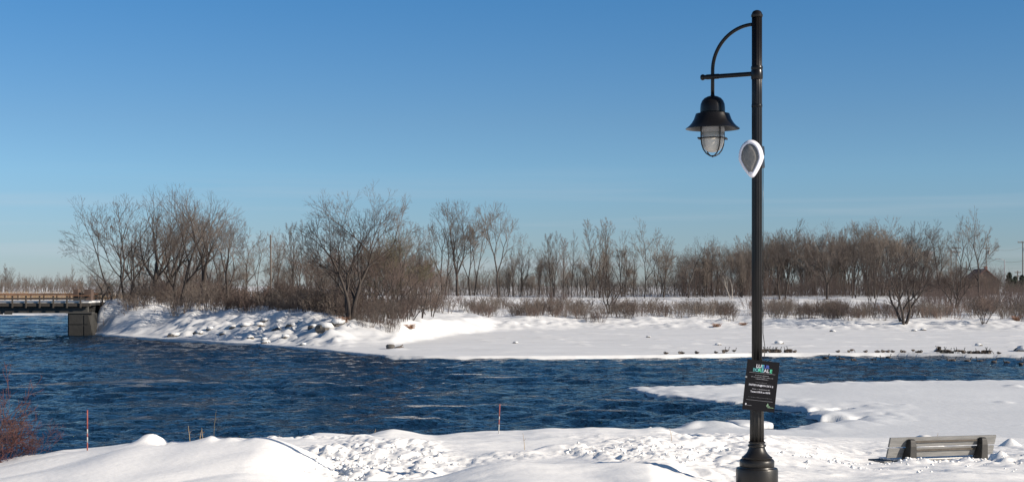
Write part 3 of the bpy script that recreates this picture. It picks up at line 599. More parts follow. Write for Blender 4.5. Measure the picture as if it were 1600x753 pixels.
# far hedge thicket: nobody could count these stems
def thicket(name, n, u0, u1, Y0, Y1, hf, mt, seed, twig=.016, label=None):
    rnd = random.Random(seed); pol = []
    for i in range(n):
        u = rnd.uniform(u0, u1); Y = rnd.uniform(Y0, Y1) if Y0 else float(np.interp(xpx(u, 145), TX, UY))-4+rnd.random()**1.3*60; x = xpx(u, Y); h = hf(u)*rnd.uniform(.45, 1); z = zi_t(x, Y)
        a, b = rnd.gauss(0, .22), rnd.gauss(0, .22); p = [(x, Y, z-.1), (x+a*h*.5, Y+b*h*.5, z+h*.5), (x+a*h*1.3, Y+b*h*1.3, z+h)]
        pol.append((p, [twig*1.4, twig, twig*.6]))
        for k in range(5):
            t = rnd.uniform(.3, .95); q = tuple(p[0][j]+(p[2][j]-p[0][j])*t for j in range(3)); l = h*rnd.uniform(.15, .35)
            pol.append(([q, (q[0]+rnd.uniform(-.8, .8)*l, q[1]+rnd.uniform(-.5, .5)*l, q[2]+l)], [twig*.8, twig*.5]))
    v, f = tubes(pol, 3); o = ob(name, mesh(name, v, f, smooth=False, mats=[M[mt]])); tag(o, label, 'thicket', kind='stuff')
_gx = np.linspace(-160, 160, 161); _gy = np.linspace(140, 520, 191); _G = zisland(*np.meshgrid(_gx, _gy))
def zi_t(x, y):
    i = min(max(int((x+160)/2), 0), 160); j = min(max(int((y-140)/2), 0), 190); return float(_G[j, i])
thicket('brown_thicket', 6500, 440, 1660, 292, 345, lambda u: 4.2+1.2*sin(u*.05)+.8*sin(u*.13), 'twig_tan', 3, label='dense brown brush closing the snow field along the foot of the far wood')
thicket('reddish_thicket', 2200, 1060, 1560, 288, 330, lambda u: 4.8+1.3*sin(u*.07), 'twig_red', 4, label='taller reddish brush in the dense wood behind the lamp and bench')
thicket('undergrowth', 2500, 135, 650, 0, 0, lambda u: 2.3+.8*sin(u*.06), 'twig_dark', 5, twig=.014, label='tangled dark undergrowth between the trunks of the wooded point')
thicket('right_thicket', 1800, 1440, 1680, 200, 285, lambda u: 2.6+.7*sin(u*.1), 'twig_red', 6, twig=.015, label='reddish brush at the far right behind the snow field')
thicket('distant_brush', 1200, -160, 130, 400, 480, lambda u: 4+1.0*sin(u*.2), 'twig', 7, twig=.03, label='low brown brush on the skyline beyond the bridge')
# dry grass
def grassmass(name, n, pts, h, mt, label, seed, w=.02, cat='grass'):
    rnd = random.Random(seed); pol = []
    for i in range(n):
        x, Y = pts(rnd); z = zi_t(x, Y); hh = h*rnd.uniform(.4, 1); a, b = rnd.gauss(0, .25), rnd.gauss(0, .25)
        pol.append(([(x, Y, z-.05), (x+a*hh*.4, Y+b*hh*.4, z+hh*.6), (x+a*hh, Y+b*hh, z+hh)], [w, w*.8, w*.4]))
    v, f = tubes(pol, 3); o = ob(name, mesh(name, v, f, smooth=False, mats=[M[mt]])); tag(o, label, cat, kind='stuff')
grassmass('dry_reeds', 6000, lambda r: (r.uniform(-150, -55), r.uniform(292, 330)), 1.7, 'dry_grass', 'pale dry reeds on the plain behind the bridge railing', 3, w=.03)
grassmass('dry_grass', 5000, lambda r: (r.uniform(-35, 62), r.triangular(176, 240, 182)), .55, 'twig_tan', 'thin dry stalks sticking out of the snow field', 4, w=.009)
def tuft(u, Y, h, label):
    x = xpx(u, Y); rnd = random.Random(int(u)); pol = []
    for i in range(160):
        a = rnd.uniform(0, 6.28); q = rnd.uniform(0, .45); l = rnd.uniform(.3, 1)*h; t = rnd.uniform(.2, .9)
        pol.append(([(cos(a)*q, sin(a)*q, -.05), (cos(a)*(q+t*l*.5), sin(a)*(q+t*l*.5), l*.7), (cos(a)*(q+t*l*1.2), sin(a)*(q+t*l*1.2), l*.75)], [.012, .01, .005]))
    v, f = tubes(pol, 3); o = ob('grass_tuft', mesh('grass_tuft', v, f, smooth=False, mats=[M['straw_red']])); o.location = (x, Y, zi(x, Y)); tag(o, label, 'grass tuft')
tuft(640, 134, .5, 'rusty grass tuft on the snow below the small leaning tree')
tuft(537, 129, .6, 'rusty grass tuft at the foot of the big dark tree')
tuft(1161, 172, .4, 'rusty grass tuft left of the lamp post on the far bank')
tuft(1120, 170, .45, 'red stemmed tuft with trailing twigs on the far bank left of the lamp')
tuft(1588, 173, .8, 'pale rusty grass tuft at the far right edge of the snow bank')
# ------------------------------------------------------------------ rocks
def rock_mesh(seed, mt, squash=.6):
    rnd = random.Random(seed); k = 10; Vv = []; rows = 6
    for i in range(rows):
        ph = -pi/2+pi*(i+.5)/rows
        for q in range(k):
            r = rnd.uniform(.72, 1.1); Vv.append((cos(ph)*cos(2*pi*q/k)*r, cos(ph)*sin(2*pi*q/k)*r, sin(ph)*squash*rnd.uniform(.85, 1.1)))
    Ff = [(i*k+q, i*k+(q+1) % k, (i+1)*k+(q+1) % k, (i+1)*k+q) for i in range(rows-1) for q in range(k)]
    m = MB().add(Vv, Ff+[tuple(range(k))[::-1], tuple((rows-1)*k+q for q in range(k))])
    return m
def rock(u, v, s, label, seed, group=None, Y=None):
    Yg = Y
    if Yg is None:
        ys = np.arange(105, 185, .25); xs = xpx(u, ys); zs = zisland(xs, ys); vv = HOR+(EYE-zs)*FPX/ys; Yg = float(ys[np.argmin(np.abs(vv-v))])
    x = xpx(u, Yg); r = ob('rock', None, loc=(x, Yg, zi(x, Yg)-.14*s)); r.scale = (s, s, s); r.rotation_euler = (0, 0, seed)
    rock_mesh(seed, 0).build('stone', M['rock'], r)
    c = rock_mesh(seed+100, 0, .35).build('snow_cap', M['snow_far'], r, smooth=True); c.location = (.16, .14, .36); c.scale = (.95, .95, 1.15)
    tag(r, label, 'rock', group)
rk = [(527, 506, .75, 'dark pointed boulder at the foot of the big dark tree'), (505, 512, .8, 'snow capped boulder left of the pointed dark one'), (455, 510, .6, None), (432, 514, .5, None), (407, 509, .6, None), (385, 508, .6, None),
      (413, 499, .5, None), (309, 520, .5, None), (270, 524, .6, 'lowest left dark boulder by the shaded shore'), (348, 521, .4, None), (392, 528, .4, None), (414, 531, .35, None), (446, 527, .4, None), (470, 505, .5, None), (488, 511, .5, None),
      (415, 536, .5, 'white lump of ice at the water edge of the left bank'), (365, 512, .5, None), (437, 503, .45, None), (329, 514, .45, None), (473, 538, .3, 'small lump lying on the shore ice left of the log')]
for i, (u, v, s, l) in enumerate(rk):
    rock(u, v, s, l or 'snow capped rubble boulder on the shaded left bank', 300+i, 'rubble boulders on the left bank')
rock(1300, 518, .35, 'small stone in the snow bank under the right wood', 351); rock(1428, 517, .35, 'small dark stone right of the big fan tree', 352); rock(1443, 516, .4, 'second small stone right of the big fan tree', 353)
rock(1530, 540, .35, 'faint ice lump on the shore ice at the far right', 354); rock(1218, 537, .45, 'grey ice chunk on the flat shore ice right of the lamp', 355); rock(1466, 549, .4, 'grey ice chunk above the resting geese', 356)
rock(1597, 548, .7, 'pale ice block at the right edge of the photo', 357); rock(805, 536, .25, 'tiny dark lump on the flat shore ice left of centre', 358); rock(1013, 527, .25, 'tiny dark lump on the shore ice behind the snow spit', 359); rock(1123, 539, .3, 'dark lump on the shore ice just left of the lamp post', 360)
# driftwood stump and log on the ice
x, Y = px(610, 547, .2); r = ob('driftwood', None, loc=(x, Y, .28)); tag(r, 'dark stump with a snow streaked log lying on the shore ice', 'driftwood')
MB().lathe([(.30, -.1), (.33, .1), (.36, .28), (.25, .38), (.1, .40)], 12).build('stump', M['rock'], r, smooth=True)
MB().tube([(.25, 0, .0), (.55, -.1, .12), (.8, -.1, .2), (1.0, -.1, .38)], (.12, .11, .08, .03), 8).build('log', M['wood_pole'], r, smooth=True)
MB().tube([(.75, -.1, .18), (1.05, 0, .15)], (.06, .02), 6).build('broken_branch', M['wood_pole'], r, smooth=True)
# ------------------------------------------------------------------ bridge
BY = 156.0
b = ob('bridge', None, loc=(-46, BY, 0)); tag(b, 'low concrete girder bridge with snowy deck and rusty railing entering from the left', 'bridge')
def bx(name, x0, x1, y0, y1, z0, z1, m, par=b, bev=0): return MB().box(((x0+x1)/2+46, (y0+y1)/2-BY, (z0+z1)/2), (x1-x0, y1-y0, z1-z0)).build(name, m, par, bevel=bev)
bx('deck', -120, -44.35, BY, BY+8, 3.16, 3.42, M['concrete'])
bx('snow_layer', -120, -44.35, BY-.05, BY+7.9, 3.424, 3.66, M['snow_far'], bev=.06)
bx('fascia', -120, -44.2, BY-.18, BY-.004, 3.08, 3.40, M['rail_dark'])
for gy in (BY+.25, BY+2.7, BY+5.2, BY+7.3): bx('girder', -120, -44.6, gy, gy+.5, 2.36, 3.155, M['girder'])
bx('girder_joint', -50.9, -50.4, BY+.2, BY+.246, 2.4, 3.1, M['rail_dark'])
for k in range(34):
    px_ = -45.2-k*1.43
    MB().box((px_+46, -.25, 3.55), (.13, .14, 1.25)).build('rail_post', M['rail_dark'], b)
    MB().box((px_-.6+46, 7.6, 3.95), (.12, .12, .9)).build('far_rail_post', M['rail_dark'], b)
bx('lower_rail', -120, -44.6, BY-.30, BY-.18, 3.80, 3.96, M['rail_dark'])
bx('upper_rail', -120, -44.2, BY-.36, BY-.20, 4.16, 4.27, M['rail_rust'])
bx('far_rail', -120, -44.2, BY+7.5, BY+7.7, 4.25, 4.42, M['rail_rust'])
bx('far_lower_rail', -120, -44.2, BY+7.5, BY+7.7, 3.85, 3.97, M['rail_rust'])
for x0, x1 in ((-46.0, -45.5), (-44.85, -44.15)):
    bx('end_block', x0, x1, BY-.15, BY+.9, 3.7, 4.86, M['brown'])
# abutment
ab = MB(); A = [(-45.7, -.6), (-43.6, -.6), (-43.0, 0)]
zt = 2.355
Vv = []
for y0, y1 in ((BY-.9, BY+8.2),):
    for y in (y0, y1): Vv += [(-46.35+46, y-BY, -1), (-43.5+46, y-BY, -1), (-44.2+46, y-BY, zt), (-46.35+46, y-BY, zt)]
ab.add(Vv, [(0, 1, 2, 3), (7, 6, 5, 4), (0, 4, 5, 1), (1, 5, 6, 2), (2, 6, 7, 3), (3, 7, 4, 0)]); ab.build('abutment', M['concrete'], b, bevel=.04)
for x0, x1, z0, z1 in ((-46.2, -44.75, .06, 1.12), (-46.2, -44.75, 1.24, 2.25), (-44.62, -44.2, 1.24, 2.2), (-44.62, -43.9, .06, 1.12)):
    bx('wall_panel', x0, x1, BY-.97, BY-.903, z0, z1, M['concrete'])
bx('bearing_ledge', -46.5, -43.8, BY-1.0, BY+.1, 2.358, 2.50, M['girder'])
for k in range(4): bx('icicle_ledge', -53.6-k*.95, -52.8-k*.95, BY+.9, BY+1.1, 2.22, 2.355, M['rail_dark'])
# ------------------------------------------------------------------ distant poles, house, evergreens
def upole(u, Y, vt, vb, r, label, arms=(), m='wood_pole', name='utility_pole', cat='utility pole', trans=False):
    x = xpx(u, Y); z0 = zpx(vb, Y); z0 = min(z0, zi_t(x, Y)) ; h = zpx(vt, Y)-z0
    p = ob(name, None, loc=(x, Y, z0)); tag(p, label, cat)
    MB().tube([(0, 0, 0), (0, 0, h)], (r, r*.75), 8).build('pole', M[m], p, smooth=True)
    for dz, w in arms:
        MB().box((0, -.2, h-dz), (w, .18, .22)).build('crossarm', M[m], p)
        for s in (-.45, -.15, .15, .45): MB().lathe([(.08, 0), (.1, .12), (.06, .3)], 6, (w*s, -.2, h-dz+.11)).build('insulator', M['grey_tower'], p)
    if trans: MB().lathe([(.28, 0), (.28, .9)], 10, (.5, -.2, h-2.6)).build('transformer', M['metal'], p)
    return p, h
upole(423, 190, 367, 470, .13, 'lone wooden utility pole rising among the slim trees left of centre')
p, h = upole(1494, 420, 386, 450, .17, 'right wooden pole of the twin power structure with crossarms', [(.3, 2.6), (1.5, 2.4)], trans=True)
upole(1486, 425, 390, 450, .17, 'left wooden pole of the twin power structure', [(.5, 2.2)])
upole(1541, 360, 380, 448, .14, 'tall slim pole behind the farthest right tall tree', [(1.3, 1.5)], trans=True)
upole(1510, 380, 409, 448, .15, 'short pole between the twin poles and the house')
upole(1598, 400, 377, 445, .16, 'power pole at the very right edge of the photo', [(.3, 2.8)], trans=True)
upole(1590, 430, 423, 450, .2, 'short dark pole structure behind the evergreens', [(.5, 1.8), (1.6, 1.6)])
p, h = upole(1569.5, 330, 406, 452, .14, 'concrete street light with a long arm right of the house roof', m='grey_tower', name='street_light', cat='street light')
MB().tube([(0, 0, h-.1), (-.7, 0, h+.15), (-1.4, 0, h+.2)], .06, 6).build('arm', M['grey_tower'], p, smooth=True)
MB().box((-1.7, 0, h+.2), (.7, .3, .16)).build('lamp_head', M['metal'], p, bevel=.04)
def wire(pts, sag, label):
    P = []
    for i in range(17):
        t = i/16; P.append(tuple(pts[0][j]+(pts[1][j]-pts[0][j])*t-(sag*4*t*(1-t) if j == 2 else 0) for j in range(3)))
    o = MB().tube(P, .022, 4, cap=False).build('power_wire', M['rail_dark']); tag(o, label, 'power wire')
def W3(u, v, Y): return (xpx(u, Y), Y, zpx(v, Y))
wire([W3(1494, 386.5, 420), W3(1541, 385.5, 360)], .9, 'upper power wire between the twin poles and the slim pole')
wire([W3(1541, 385.5, 360), W3(1598, 386, 400)], .9, 'upper power wire reaching the right edge of the photo')
wire([W3(1494, 394, 420), W3(1360, 394, 420)], .8, 'power wire running left from the twin poles into the wood')
wire([W3(1569, 409, 330), W3(1600, 407, 330)], .2, 'lower wire right of the street light')
wire([W3(1541, 400, 360), W3(1569, 409, 330)], .3, 'lower wire left of the street light')
# pale far tower
x, Y = xpx(1449, 620), 620; t = ob('water_tower', None, loc=(x, Y, 3.5)); tag(t, 'pale distant tower half hidden behind the bare trees', 'tower'); hz = zpx(392, Y)-3.5
for i in range(4):
    a = i*pi/2+.4; MB().tube([(cos(a)*1.5, sin(a)*1.5, 0), (cos(a)*1.3, sin(a)*1.3, hz-1.8)], .18, 6).build('leg', M['grey_tower'], t)
MB().lathe([(.6, hz-2.4), (2.2, hz-1.7), (2.3, hz-.5), (1.2, hz)], 16).build('tank', M['grey_tower'], t, smooth=True)
# house with reddish gable roof
Y = 345; x = xpx(1540, Y); hb = ob('house', None, loc=(x, Y, 3.4)); tag(hb, 'house with steep reddish gable roof behind the brush at the far right', 'house'); zr_ = zpx(421, Y)-3.4; ze = zpx(440, Y)-3.4
MB().add([(-3.2, 0, -.5), (3.2, 0, -.5), (3.2, 0, ze), (0, 0, zr_-.15), (-3.2, 0, ze), (-3.2, 8, -.5), (3.2, 8, -.5), (3.2, 8, ze), (0, 8, zr_-.15), (-3.2, 8, ze)],
         [(0, 1, 2, 3, 4), (9, 8, 7, 6, 5), (0, 5, 6, 1), (1, 6, 7, 2), (4, 9, 5, 0)]).build('wall', M['wall_tan'], hb)
for s in (-1, 1):
    MB().add([(s*3.7, -.5, ze-.45), (0, -.5, zr_), (0, 8.5, zr_), (s*3.7, 8.5, ze-.45), (s*3.7, -.5, ze-.28), (0, -.5, zr_+.2), (0, 8.5, zr_+.2), (s*3.7, 8.5, ze-.28)],
             [(0, 1, 2, 3), (7, 6, 5, 4), (0, 4, 5, 1), (1, 5, 6, 2), (2, 6, 7, 3), (3, 7, 4, 0)]).build('roof', M['roof_red'], hb)
MB().box((1.0, 3, zr_+.2), (.6, .6, 1.2)).build('chimney', M['roof_red'], hb)
for s in (-1.3, 1.3):
    w = MB().box((s, -.03, ze-.6), (.9, .06, 1.1)).build('window', M['grey_tower'], hb); MB().box((s, -.07, ze-.6), (.7, .03, .9)).build('pane', M['pane'], w)
# evergreens
def conifer(u, Y, vt, w, label, seed):
    x = xpx(u, Y); z0 = zi_t(x, Y); h = zpx(vt, Y)-z0; rnd = random.Random(seed); r = ob('evergreen_tree', None, loc=(x, Y, z0)); tag(r, label, 'tree', 'dark evergreens at the far right')
    MB().tube([(0, 0, -.2), (0, 0, h*.9)], (.18, .04), 6).build('trunk', M['bark'], r)
    Vv = []; Ff = []
    for i in range(3200):
        t = rnd.random()**.8; zz = h*(.12+.86*t); rad = w*(1-t)**.55*rnd.uniform(.3, 1)*(.8+.25*sin(t*23)); a = rnd.uniform(0, 6.28)
        c = Vector((cos(a)*rad, sin(a)*rad, zz)); q = [c+Vector((rnd.gauss(0, .16), rnd.gauss(0, .16), rnd.gauss(0, .13))) for _ in range(3)]
        Ff.append((len(Vv), len(Vv)+1, len(Vv)+2)); Vv += q
    ob('crown', mesh('needles', Vv, Ff, smooth=False, mats=[M['needles']]), r)
conifer(1577, 350, 426, 1.6, 'dark round topped evergreen beside the street light', 1); conifer(1586, 365, 432, 1.3, 'smaller evergreen right of the round topped one', 2)
conifer(1597, 355, 430, 1.7, 'evergreen at the right edge of the photo', 3); conifer(1606, 360, 433, 1.6, 'evergreen just outside the right edge', 4)
conifer(1534, 352, 428, 1.0, 'dark evergreen against the left slope of the house roof', 5)
# ------------------------------------------------------------------ geese
def goose_mesh(pose):
    bodyP = [(-.36, 0, .02), (-.28, 0, .03), (-.15, 0, .02), (0, 0, 0), (.14, 0, .01), (.24, 0, .05)]
    bodyR = [.015, .06, .115, .14, .12, .075]
    up = {'stand': [(.29, 0, .14), (.30, 0, .26), (.31, 0, .37), (.35, 0, .42), (.40, 0, .41), (.46, 0, .395)],
          'swim': [(.29, 0, .14), (.29, 0, .24), (.30, 0, .33), (.34, 0, .38), (.39, 0, .37), (.45, 0, .355)],
          'feed': [(.34, 0, .04), (.42, 0, -.06), (.47, 0, -.16), (.51, 0, -.22), (.53, 0, -.26), (.55, 0, -.31)],
          'rest': [(.25, 0, .13), (.20, 0, .19), (.12, 0, .20), (.07, 0, .19), (.02, 0, .17), (-.03, 0, .15)]}[pose]
    m = MB(); m.tube(bodyP+up, bodyR+[.045, .032, .032, .042, .035, .008], 10)
    return m
GM = {}
def goose_proto(pose, wings=False):
    r = ob('goose', None); m = goose_mesh(pose); o = m.build('body', M['goose_brown'], r, smooth=True)
    me = o.data; me.materials.append(M['goose_black']); me.materials.append(M['goose_pale'])
    for p in me.polygons:
        i = p.index//10
        if i >= 5 and p.index < 110: p.material_index = 1
        if i in (4,) and p.center.z < .03: p.material_index = 2
    if pose in ('stand', 'feed'):
        for s in (-1, 1): MB().tube([(-.02, s*.05, -.11), (0, s*.055, -.28), (.06, s*.06, -.29)], (.012, .010, .014), 5).build('leg', M['goose_black'], r)
    if wings:
        for s in (-1, 1):
            MB().add([(.12, s*.08, .08), (-.15, s*.08, .08), (-.2, s*.5, .32), (.1, s*.45, .34), (-.25, s*.85, .30), (-.05, s*.8, .36), (.12, s*.08, .05), (-.15, s*.08, .05), (-.2, s*.5, .29), (.1, s*.45, .30), (-.25, s*.85, .28), (-.05, s*.8, .33)],
                     [(0, 1, 2, 3), (3, 2, 4, 5), (9, 8, 7, 6), (11, 10, 8, 9), (0, 3, 9, 6), (3, 5, 11, 9), (1, 7, 8, 2), (2, 8, 10, 4), (4, 10, 11, 5)]).build('wing', M['goose_brown'], r)
    else:
        for s in (-1, 1): MB().tube([(.16, s*.105, .04), (.02, s*.135, .05), (-.15, s*.10, .06), (-.36, s*.03, .07)], (.03, .055, .045, .008), 6).build('wing', M['goose_brown'], r, smooth=True)
    GM[pose+('w' if wings else '')] = r; r['used'] = 0; return r
for q in ('stand', 'feed', 'rest', 'swim'): goose_proto(q)
goose_proto('stand', True)
def goose(key, u, v, label, group, z=None, k=.58, Y=None):
    k *= RND.uniform(.9, 1.12)*(1.15 if key == 'swim' else 1)
    p = GM[key]; r = p if not p.get('used') else copy_tree(p); p['used'] = 1
    lift = {'stand': .30, 'feed': .30, 'rest': .12, 'swim': .03, 'standw': .55}[key]*k
    x, Y = px(u, v, .3) if key != 'swim' else px(u, v, 0)
    if key != 'swim': Y = max(Y, float(np.interp(x, SX, SY))+.9)
    z0 = max(zi(x, Y), .15) if key != 'swim' else 0.02
    r.location = (x, Y, z0+lift); r.scale = (k, k, k); r.rotation_euler = (0, 0, RND.choice((0, pi))+RND.uniform(-.8, .8))
    tag(r, label, 'goose', group)
rg = random.Random(9)
for i in range(44):
    u = rg.triangular(1193, 1262, 1225); goose(rg.choice(['stand', 'feed', 'rest', 'stand', 'rest']), u, rg.uniform(552, 557), 'dark goose in the crowded flock just right of the lamp post', 'geese crowded right of the lamp post')
for u in (1262, 1269, 1276): goose('rest', u, 557, 'goose at the trailing right end of the crowded flock', 'geese at the right end of the crowded flock')
for u in (1343, 1361, 1366, 1389, 1407, 1410, 1418, 1426, 1434, 1448, 1452, 1465, 1472, 1476): goose(rg.choice(['rest', 'rest', 'feed']), u, 555.6, 'goose resting in the loose row along the ice edge', 'geese in the loose row between the two flocks')
for i in range(46):
    u = rg.uniform(1514, 1599) if i > 3 else 1508+i*4; goose(rg.choice(['stand', 'feed', 'rest', 'rest']), u, 556.8+rg.uniform(-2, 1.6)+(u-1514)*.012, 'goose in the dense flock at the far right ice edge', 'geese of the far right flock')
goose('standw', 1532, 560, 'goose spreading its wings at the edge of the far right flock', None)
for u, l in ((1053, 'farthest left goose on the ice edge'), (1077, 'goose alone on the ice second from the left')): goose('rest', u, 557, l, None)
for u in (1145, 1150, 1163): goose('stand', u, 554.5, 'goose standing on the ice just left of the lamp post', 'geese just left of the lamp post')
for u in (1085, 1144, 1158, 1110): goose('rest', u, 558.5, 'goose at the waterline left of the lamp post', 'geese at the waterline left of the lamp post')
for u, v in ((1311, 562), (1316, 562), (1334, 563), (1365, 563), (1380, 562), (1483, 564), (1489, 564), (1512, 565), (1531, 565), (1553, 566), (1573, 567), (1591, 565), (1595, 569), (1388, 559), (1290, 560)):
    goose('swim', u, v, 'goose swimming on the blue channel before the right flocks', 'geese swimming on the channel')
# ------------------------------------------------------------------ lamp post
LX, LY = 2.85, 17.3; SC = FPX/LY
def lz(v): return zpx(v, LY)
lp = ob('lamp_post', None, loc=(LX, LY, 0)); tag(lp, 'tall black ornamental lamp post with curved bracket and bell shaped lantern on the snowy bank', 'lamp post')
zb = zn(LX, LY)-.25
MB().lathe([(.235, zb), (.243, lz(752)), (.243, lz(733)), (.236, lz(730.5)), (.205, lz(729.8)), (.20, lz(728))], 40).build('base_drum', M['paint_grey'], lp, smooth=True, auto=True)
MB().lathe([(.193, lz(728.4)), (.20, lz(727)), (.201, lz(719)), (.19, lz(716.8)), (.17, lz(715.6))], 40).build('base_step', M['paint_grey'], lp, smooth=True, auto=True)
MB().lathe([(.165, lz(716)), (.175, lz(715)), (.178, lz(713.5)), (.168, lz(713)), (.148, lz(711)), (.126, lz(708)), (.110, lz(704.5)), (.100, lz(701)), (.094, lz(699)), (.092, lz(697.5)), (.104, lz(697)), (.108, lz(695.6)), (.104, lz(694.2)), (.09, lz(693.6)), (.088, lz(692)), (.097, lz(691.5)), (.098, lz(690)), (.088, lz(689))], 40).build('base_bell', M['paint_grey'], lp, smooth=True, auto=True)
MB().lathe([(.084, lz(689.5)), (.082, lz(660)), (.080, lz(640)), (.077, lz(634))], 128, flute=12, depth=.012).build('fluted_shaft', M['paint_grey'], lp, smooth=True)
MB().lathe([(.084, lz(640)), (.096, lz(638)), (.098, lz(633)), (.086, lz(630)), (.07, lz(626)), (.066, lz(624))], 32).build('shaft_collar', M['paint_grey'], lp, smooth=True, auto=True)
MB().lathe([(.061, lz(626)), (.061, lz(400)), (.0605, lz(150)), (.0605, lz(26))], 96, flute=14, depth=.006).build('pole', M['paint'], lp, smooth=True)
MB().lathe([(.064, lz(124.5)), (.069, lz(123)), (.069, lz(111.5)), (.066, lz(110.5)), (.066, lz(109)), (.069, lz(108)), (.069, lz(105)), (.064, lz(103.5))], 32).build('arm_collar', M['paint'], lp, smooth=True, auto=True)
MB().lathe([(.0625, lz(168)), (.0635, lz(167)), (.0635, lz(164.5)), (.0625, lz(163.5))], 32).build('pole_band', M['paint'], lp, smooth=True)
MB().lathe([(.063, lz(27.5)), (.068, lz(26.5)), (.068, lz(23.5)), (.061, lz(22.6)), (.057, lz(20.5)), (.044, lz(18)), (.02, lz(16.6)), (.003, lz(16.3))], 32).build('pole_cap', M['paint'], lp, smooth=True, auto=True)
ux, uy = -.882, .471                                      # bracket direction: left and away
def bp(d, z): return (ux*d, uy*d, z)
def zbk(v, d): return zpx(v, LY+uy*d)
dl = .545
MB().tube([bp(.05, lz(115.4)), bp(.655, lz(115.4))], .027, 16).build('crossarm', M['paint'], lp, smooth=True, auto=True)
MB().tube([bp(.47, lz(115.4)), bp(.62, lz(115.4))], .031, 16).build('crossarm_sleeve', M['paint'], lp, smooth=True, auto=True)
MB().tube([bp(.65, lz(115.4)), bp(.66, lz(115.4)), bp(.675, lz(115.4)), bp(.69, lz(115.4)), bp(.695, lz(115.4))], (.03, .036, .036, .028, .008), 16).build('end_knob', M['paint'], lp, smooth=True)
z1, z0 = lz(38), lz(106); P = []
for i in range(22):
    t = pi/2*i/21; P.append(bp(.05+(dl-.05)*sin(t), z0+(z1-z0)*cos(t)))
zl_top = zbk(151, dl)
P += [bp(dl, lz(118)), bp(dl, zl_top)]
MB().tube(P, .0215, 14).build('curved_bracket', M['paint'], lp, smooth=True)
# lantern
ln = ob('lantern', None, lp, loc=(ux*dl, uy*dl, 0)); ln.empty_display_size = .1
def zl(v): return zbk(v, dl)
prof = [(.020, zl(147)), (.026, zl(150)), (.06, zl(151.2)), (.098, zl(153.8)), (.126, zl(158)), (.141, zl(163)), (.146, zl(169)), (.147, zl(175.5)), (.137, zl(176.2)), (.137, zl(177.2))]
MB().lathe(prof[::-1], 48).build('dome', M['paint'], ln, smooth=True, auto=True)
pr = [(.175, zl(177.4)), (.198, zl(178)), (.206, zl(181)), (.222, zl(187)), (.250, zl(193)), (.285, zl(198)), (.318, zl(201)), (.318, zl(202)), (.28, zl(199.6)), (.24, zl(195)), (.19, zl(190)), (.13, zl(188))]
MB().lathe(pr[::-1], 48).build('shade', M['paint'], ln, smooth=True, auto=True)
MB().lathe([(.14, zl(207)), (.138, zl(190))], 32).build('globe_collar', M['lens_top'], ln, smooth=True)
MB().lathe([(.01, zl(238.5)), (.05, zl(237.6)), (.085, zl(235)), (.112, zl(230)), (.128, zl(223)), (.134, zl(215)), (.135, zl(207))], 32).build('globe', M['lens'], ln, smooth=True)
for i in range(4):
    a = pi/4*.55+i*pi/2; P = [(cos(a)*r_, sin(a)*r_, zl(v_)) for r_, v_ in ((.158, 197), (.160, 207), (.160, 217), (.152, 226), (.128, 234), (.09, 240), (.04, 243.5), (.0, 244.4))]
    MB().tube(P, .0075, 8).build('cage_bar', M['paint'], ln, smooth=True)
    MB().box((cos(a)*.18, sin(a)*.18, zl(216.7)), (.05, .02, .016), Matrix.Rotation(a, 3, 'Z')).build('cage_tab', M['paint'], ln)
MB().tube([(cos(2*pi*i/40)*.165, sin(2*pi*i/40)*.165, zl(216.7)) for i in range(41)], .0075, 8, cap=False).build('cage_ring', M['paint'], ln, smooth=True)
MB().lathe([(.004, zl(246)), (.014, zl(244.9)), (.014, zl(243.5)), (.006, zl(242.8))], 12).build('cage_boss', M['paint'], ln, smooth=True)
# teardrop lamp fixed to the pole
td = ob('teardrop_light', None, loc=(LX-.085, LY-.13, lz(250))); tag(td, 'white rimmed teardrop shaped light with grey mesh face clamped to the lamp pole', 'light fixture')
td.rotation_euler = (0, R(-3), R(-22))
def drop(t, w, h):
    c = cos(t); s_ = sin(t); x = s_*w*(1-.0*c); z = c*h
    if c < 0: x *= (1-.52*(-c)**1.05)
    else: x *= 1+.04*c
    return x, z
def dropmesh(rings, k=44):
    Vv = []
    for w, h, y in rings: Vv += [(drop(2*pi*q/k, w, h)[0], y, drop(2*pi*q/k, w, h)[1]) for q in range(k)]
    n = len(rings); Ff = [(i*k+q, (i+1)*k+q, (i+1)*k+(q+1) % k, i*k+(q+1) % k) for i in range(n-1) for q in range(k)]
    return MB().add(Vv, Ff+[tuple((n-1)*k+q for q in range(k))[::-1], tuple(range(k))])
dropmesh([(.08, .13, .075), (.115, .185, .06), (.14, .214, .02), (.146, .22, -.015), (.138, .212, -.05), (.124, .196, -.07), (.110, .180, -.078), (.102, .170, -.070)]).build('shell', M['white_plastic'], td, smooth=True)
dropmesh([(.101, .169, -.060), (.101, .169, -.074), (.05, .09, -.080), (.01, .02, -.082)]).build('mesh_face', M['grey_mesh'], td, smooth=True)
MB().box((0, -.078, -.165), (.03, .012, .018)).build('lower_latch', M['white_plastic'], td)
br = MB(); br.box((.035, .13, .10), (.16, .16, .11)); br.build('upper_clamp', M['paint_grey'], td, bevel=.01)
MB().box((.035, .13, -.04), (.15, .15, .12)).build('lower_clamp', M['paint_grey'], td, bevel=.01)
MB().box((.09, .12, .03), (.05, .06, .03)).build('clamp_bolt', M['metal'], td)
# cable down the pole
o = MB().tube([(LX+.07, LY-.01, lz(250)), (LX+.068, LY-.02, lz(330)), (LX+.069, LY-.02, lz(430)), (LX+.067, LY-.02, lz(520)), (LX+.085, LY-.02, lz(538)), (LX+.095, LY-.02, lz(546)), (LX+.082, LY-.03, lz(555)), (LX+.066, LY-.03, lz(562)), (LX+.066, LY-.02, lz(600))], .004, 6).build('cable', M['paint'], smooth=True)
tag(o, 'thin black cable running down the right side of the lamp pole', 'cable')
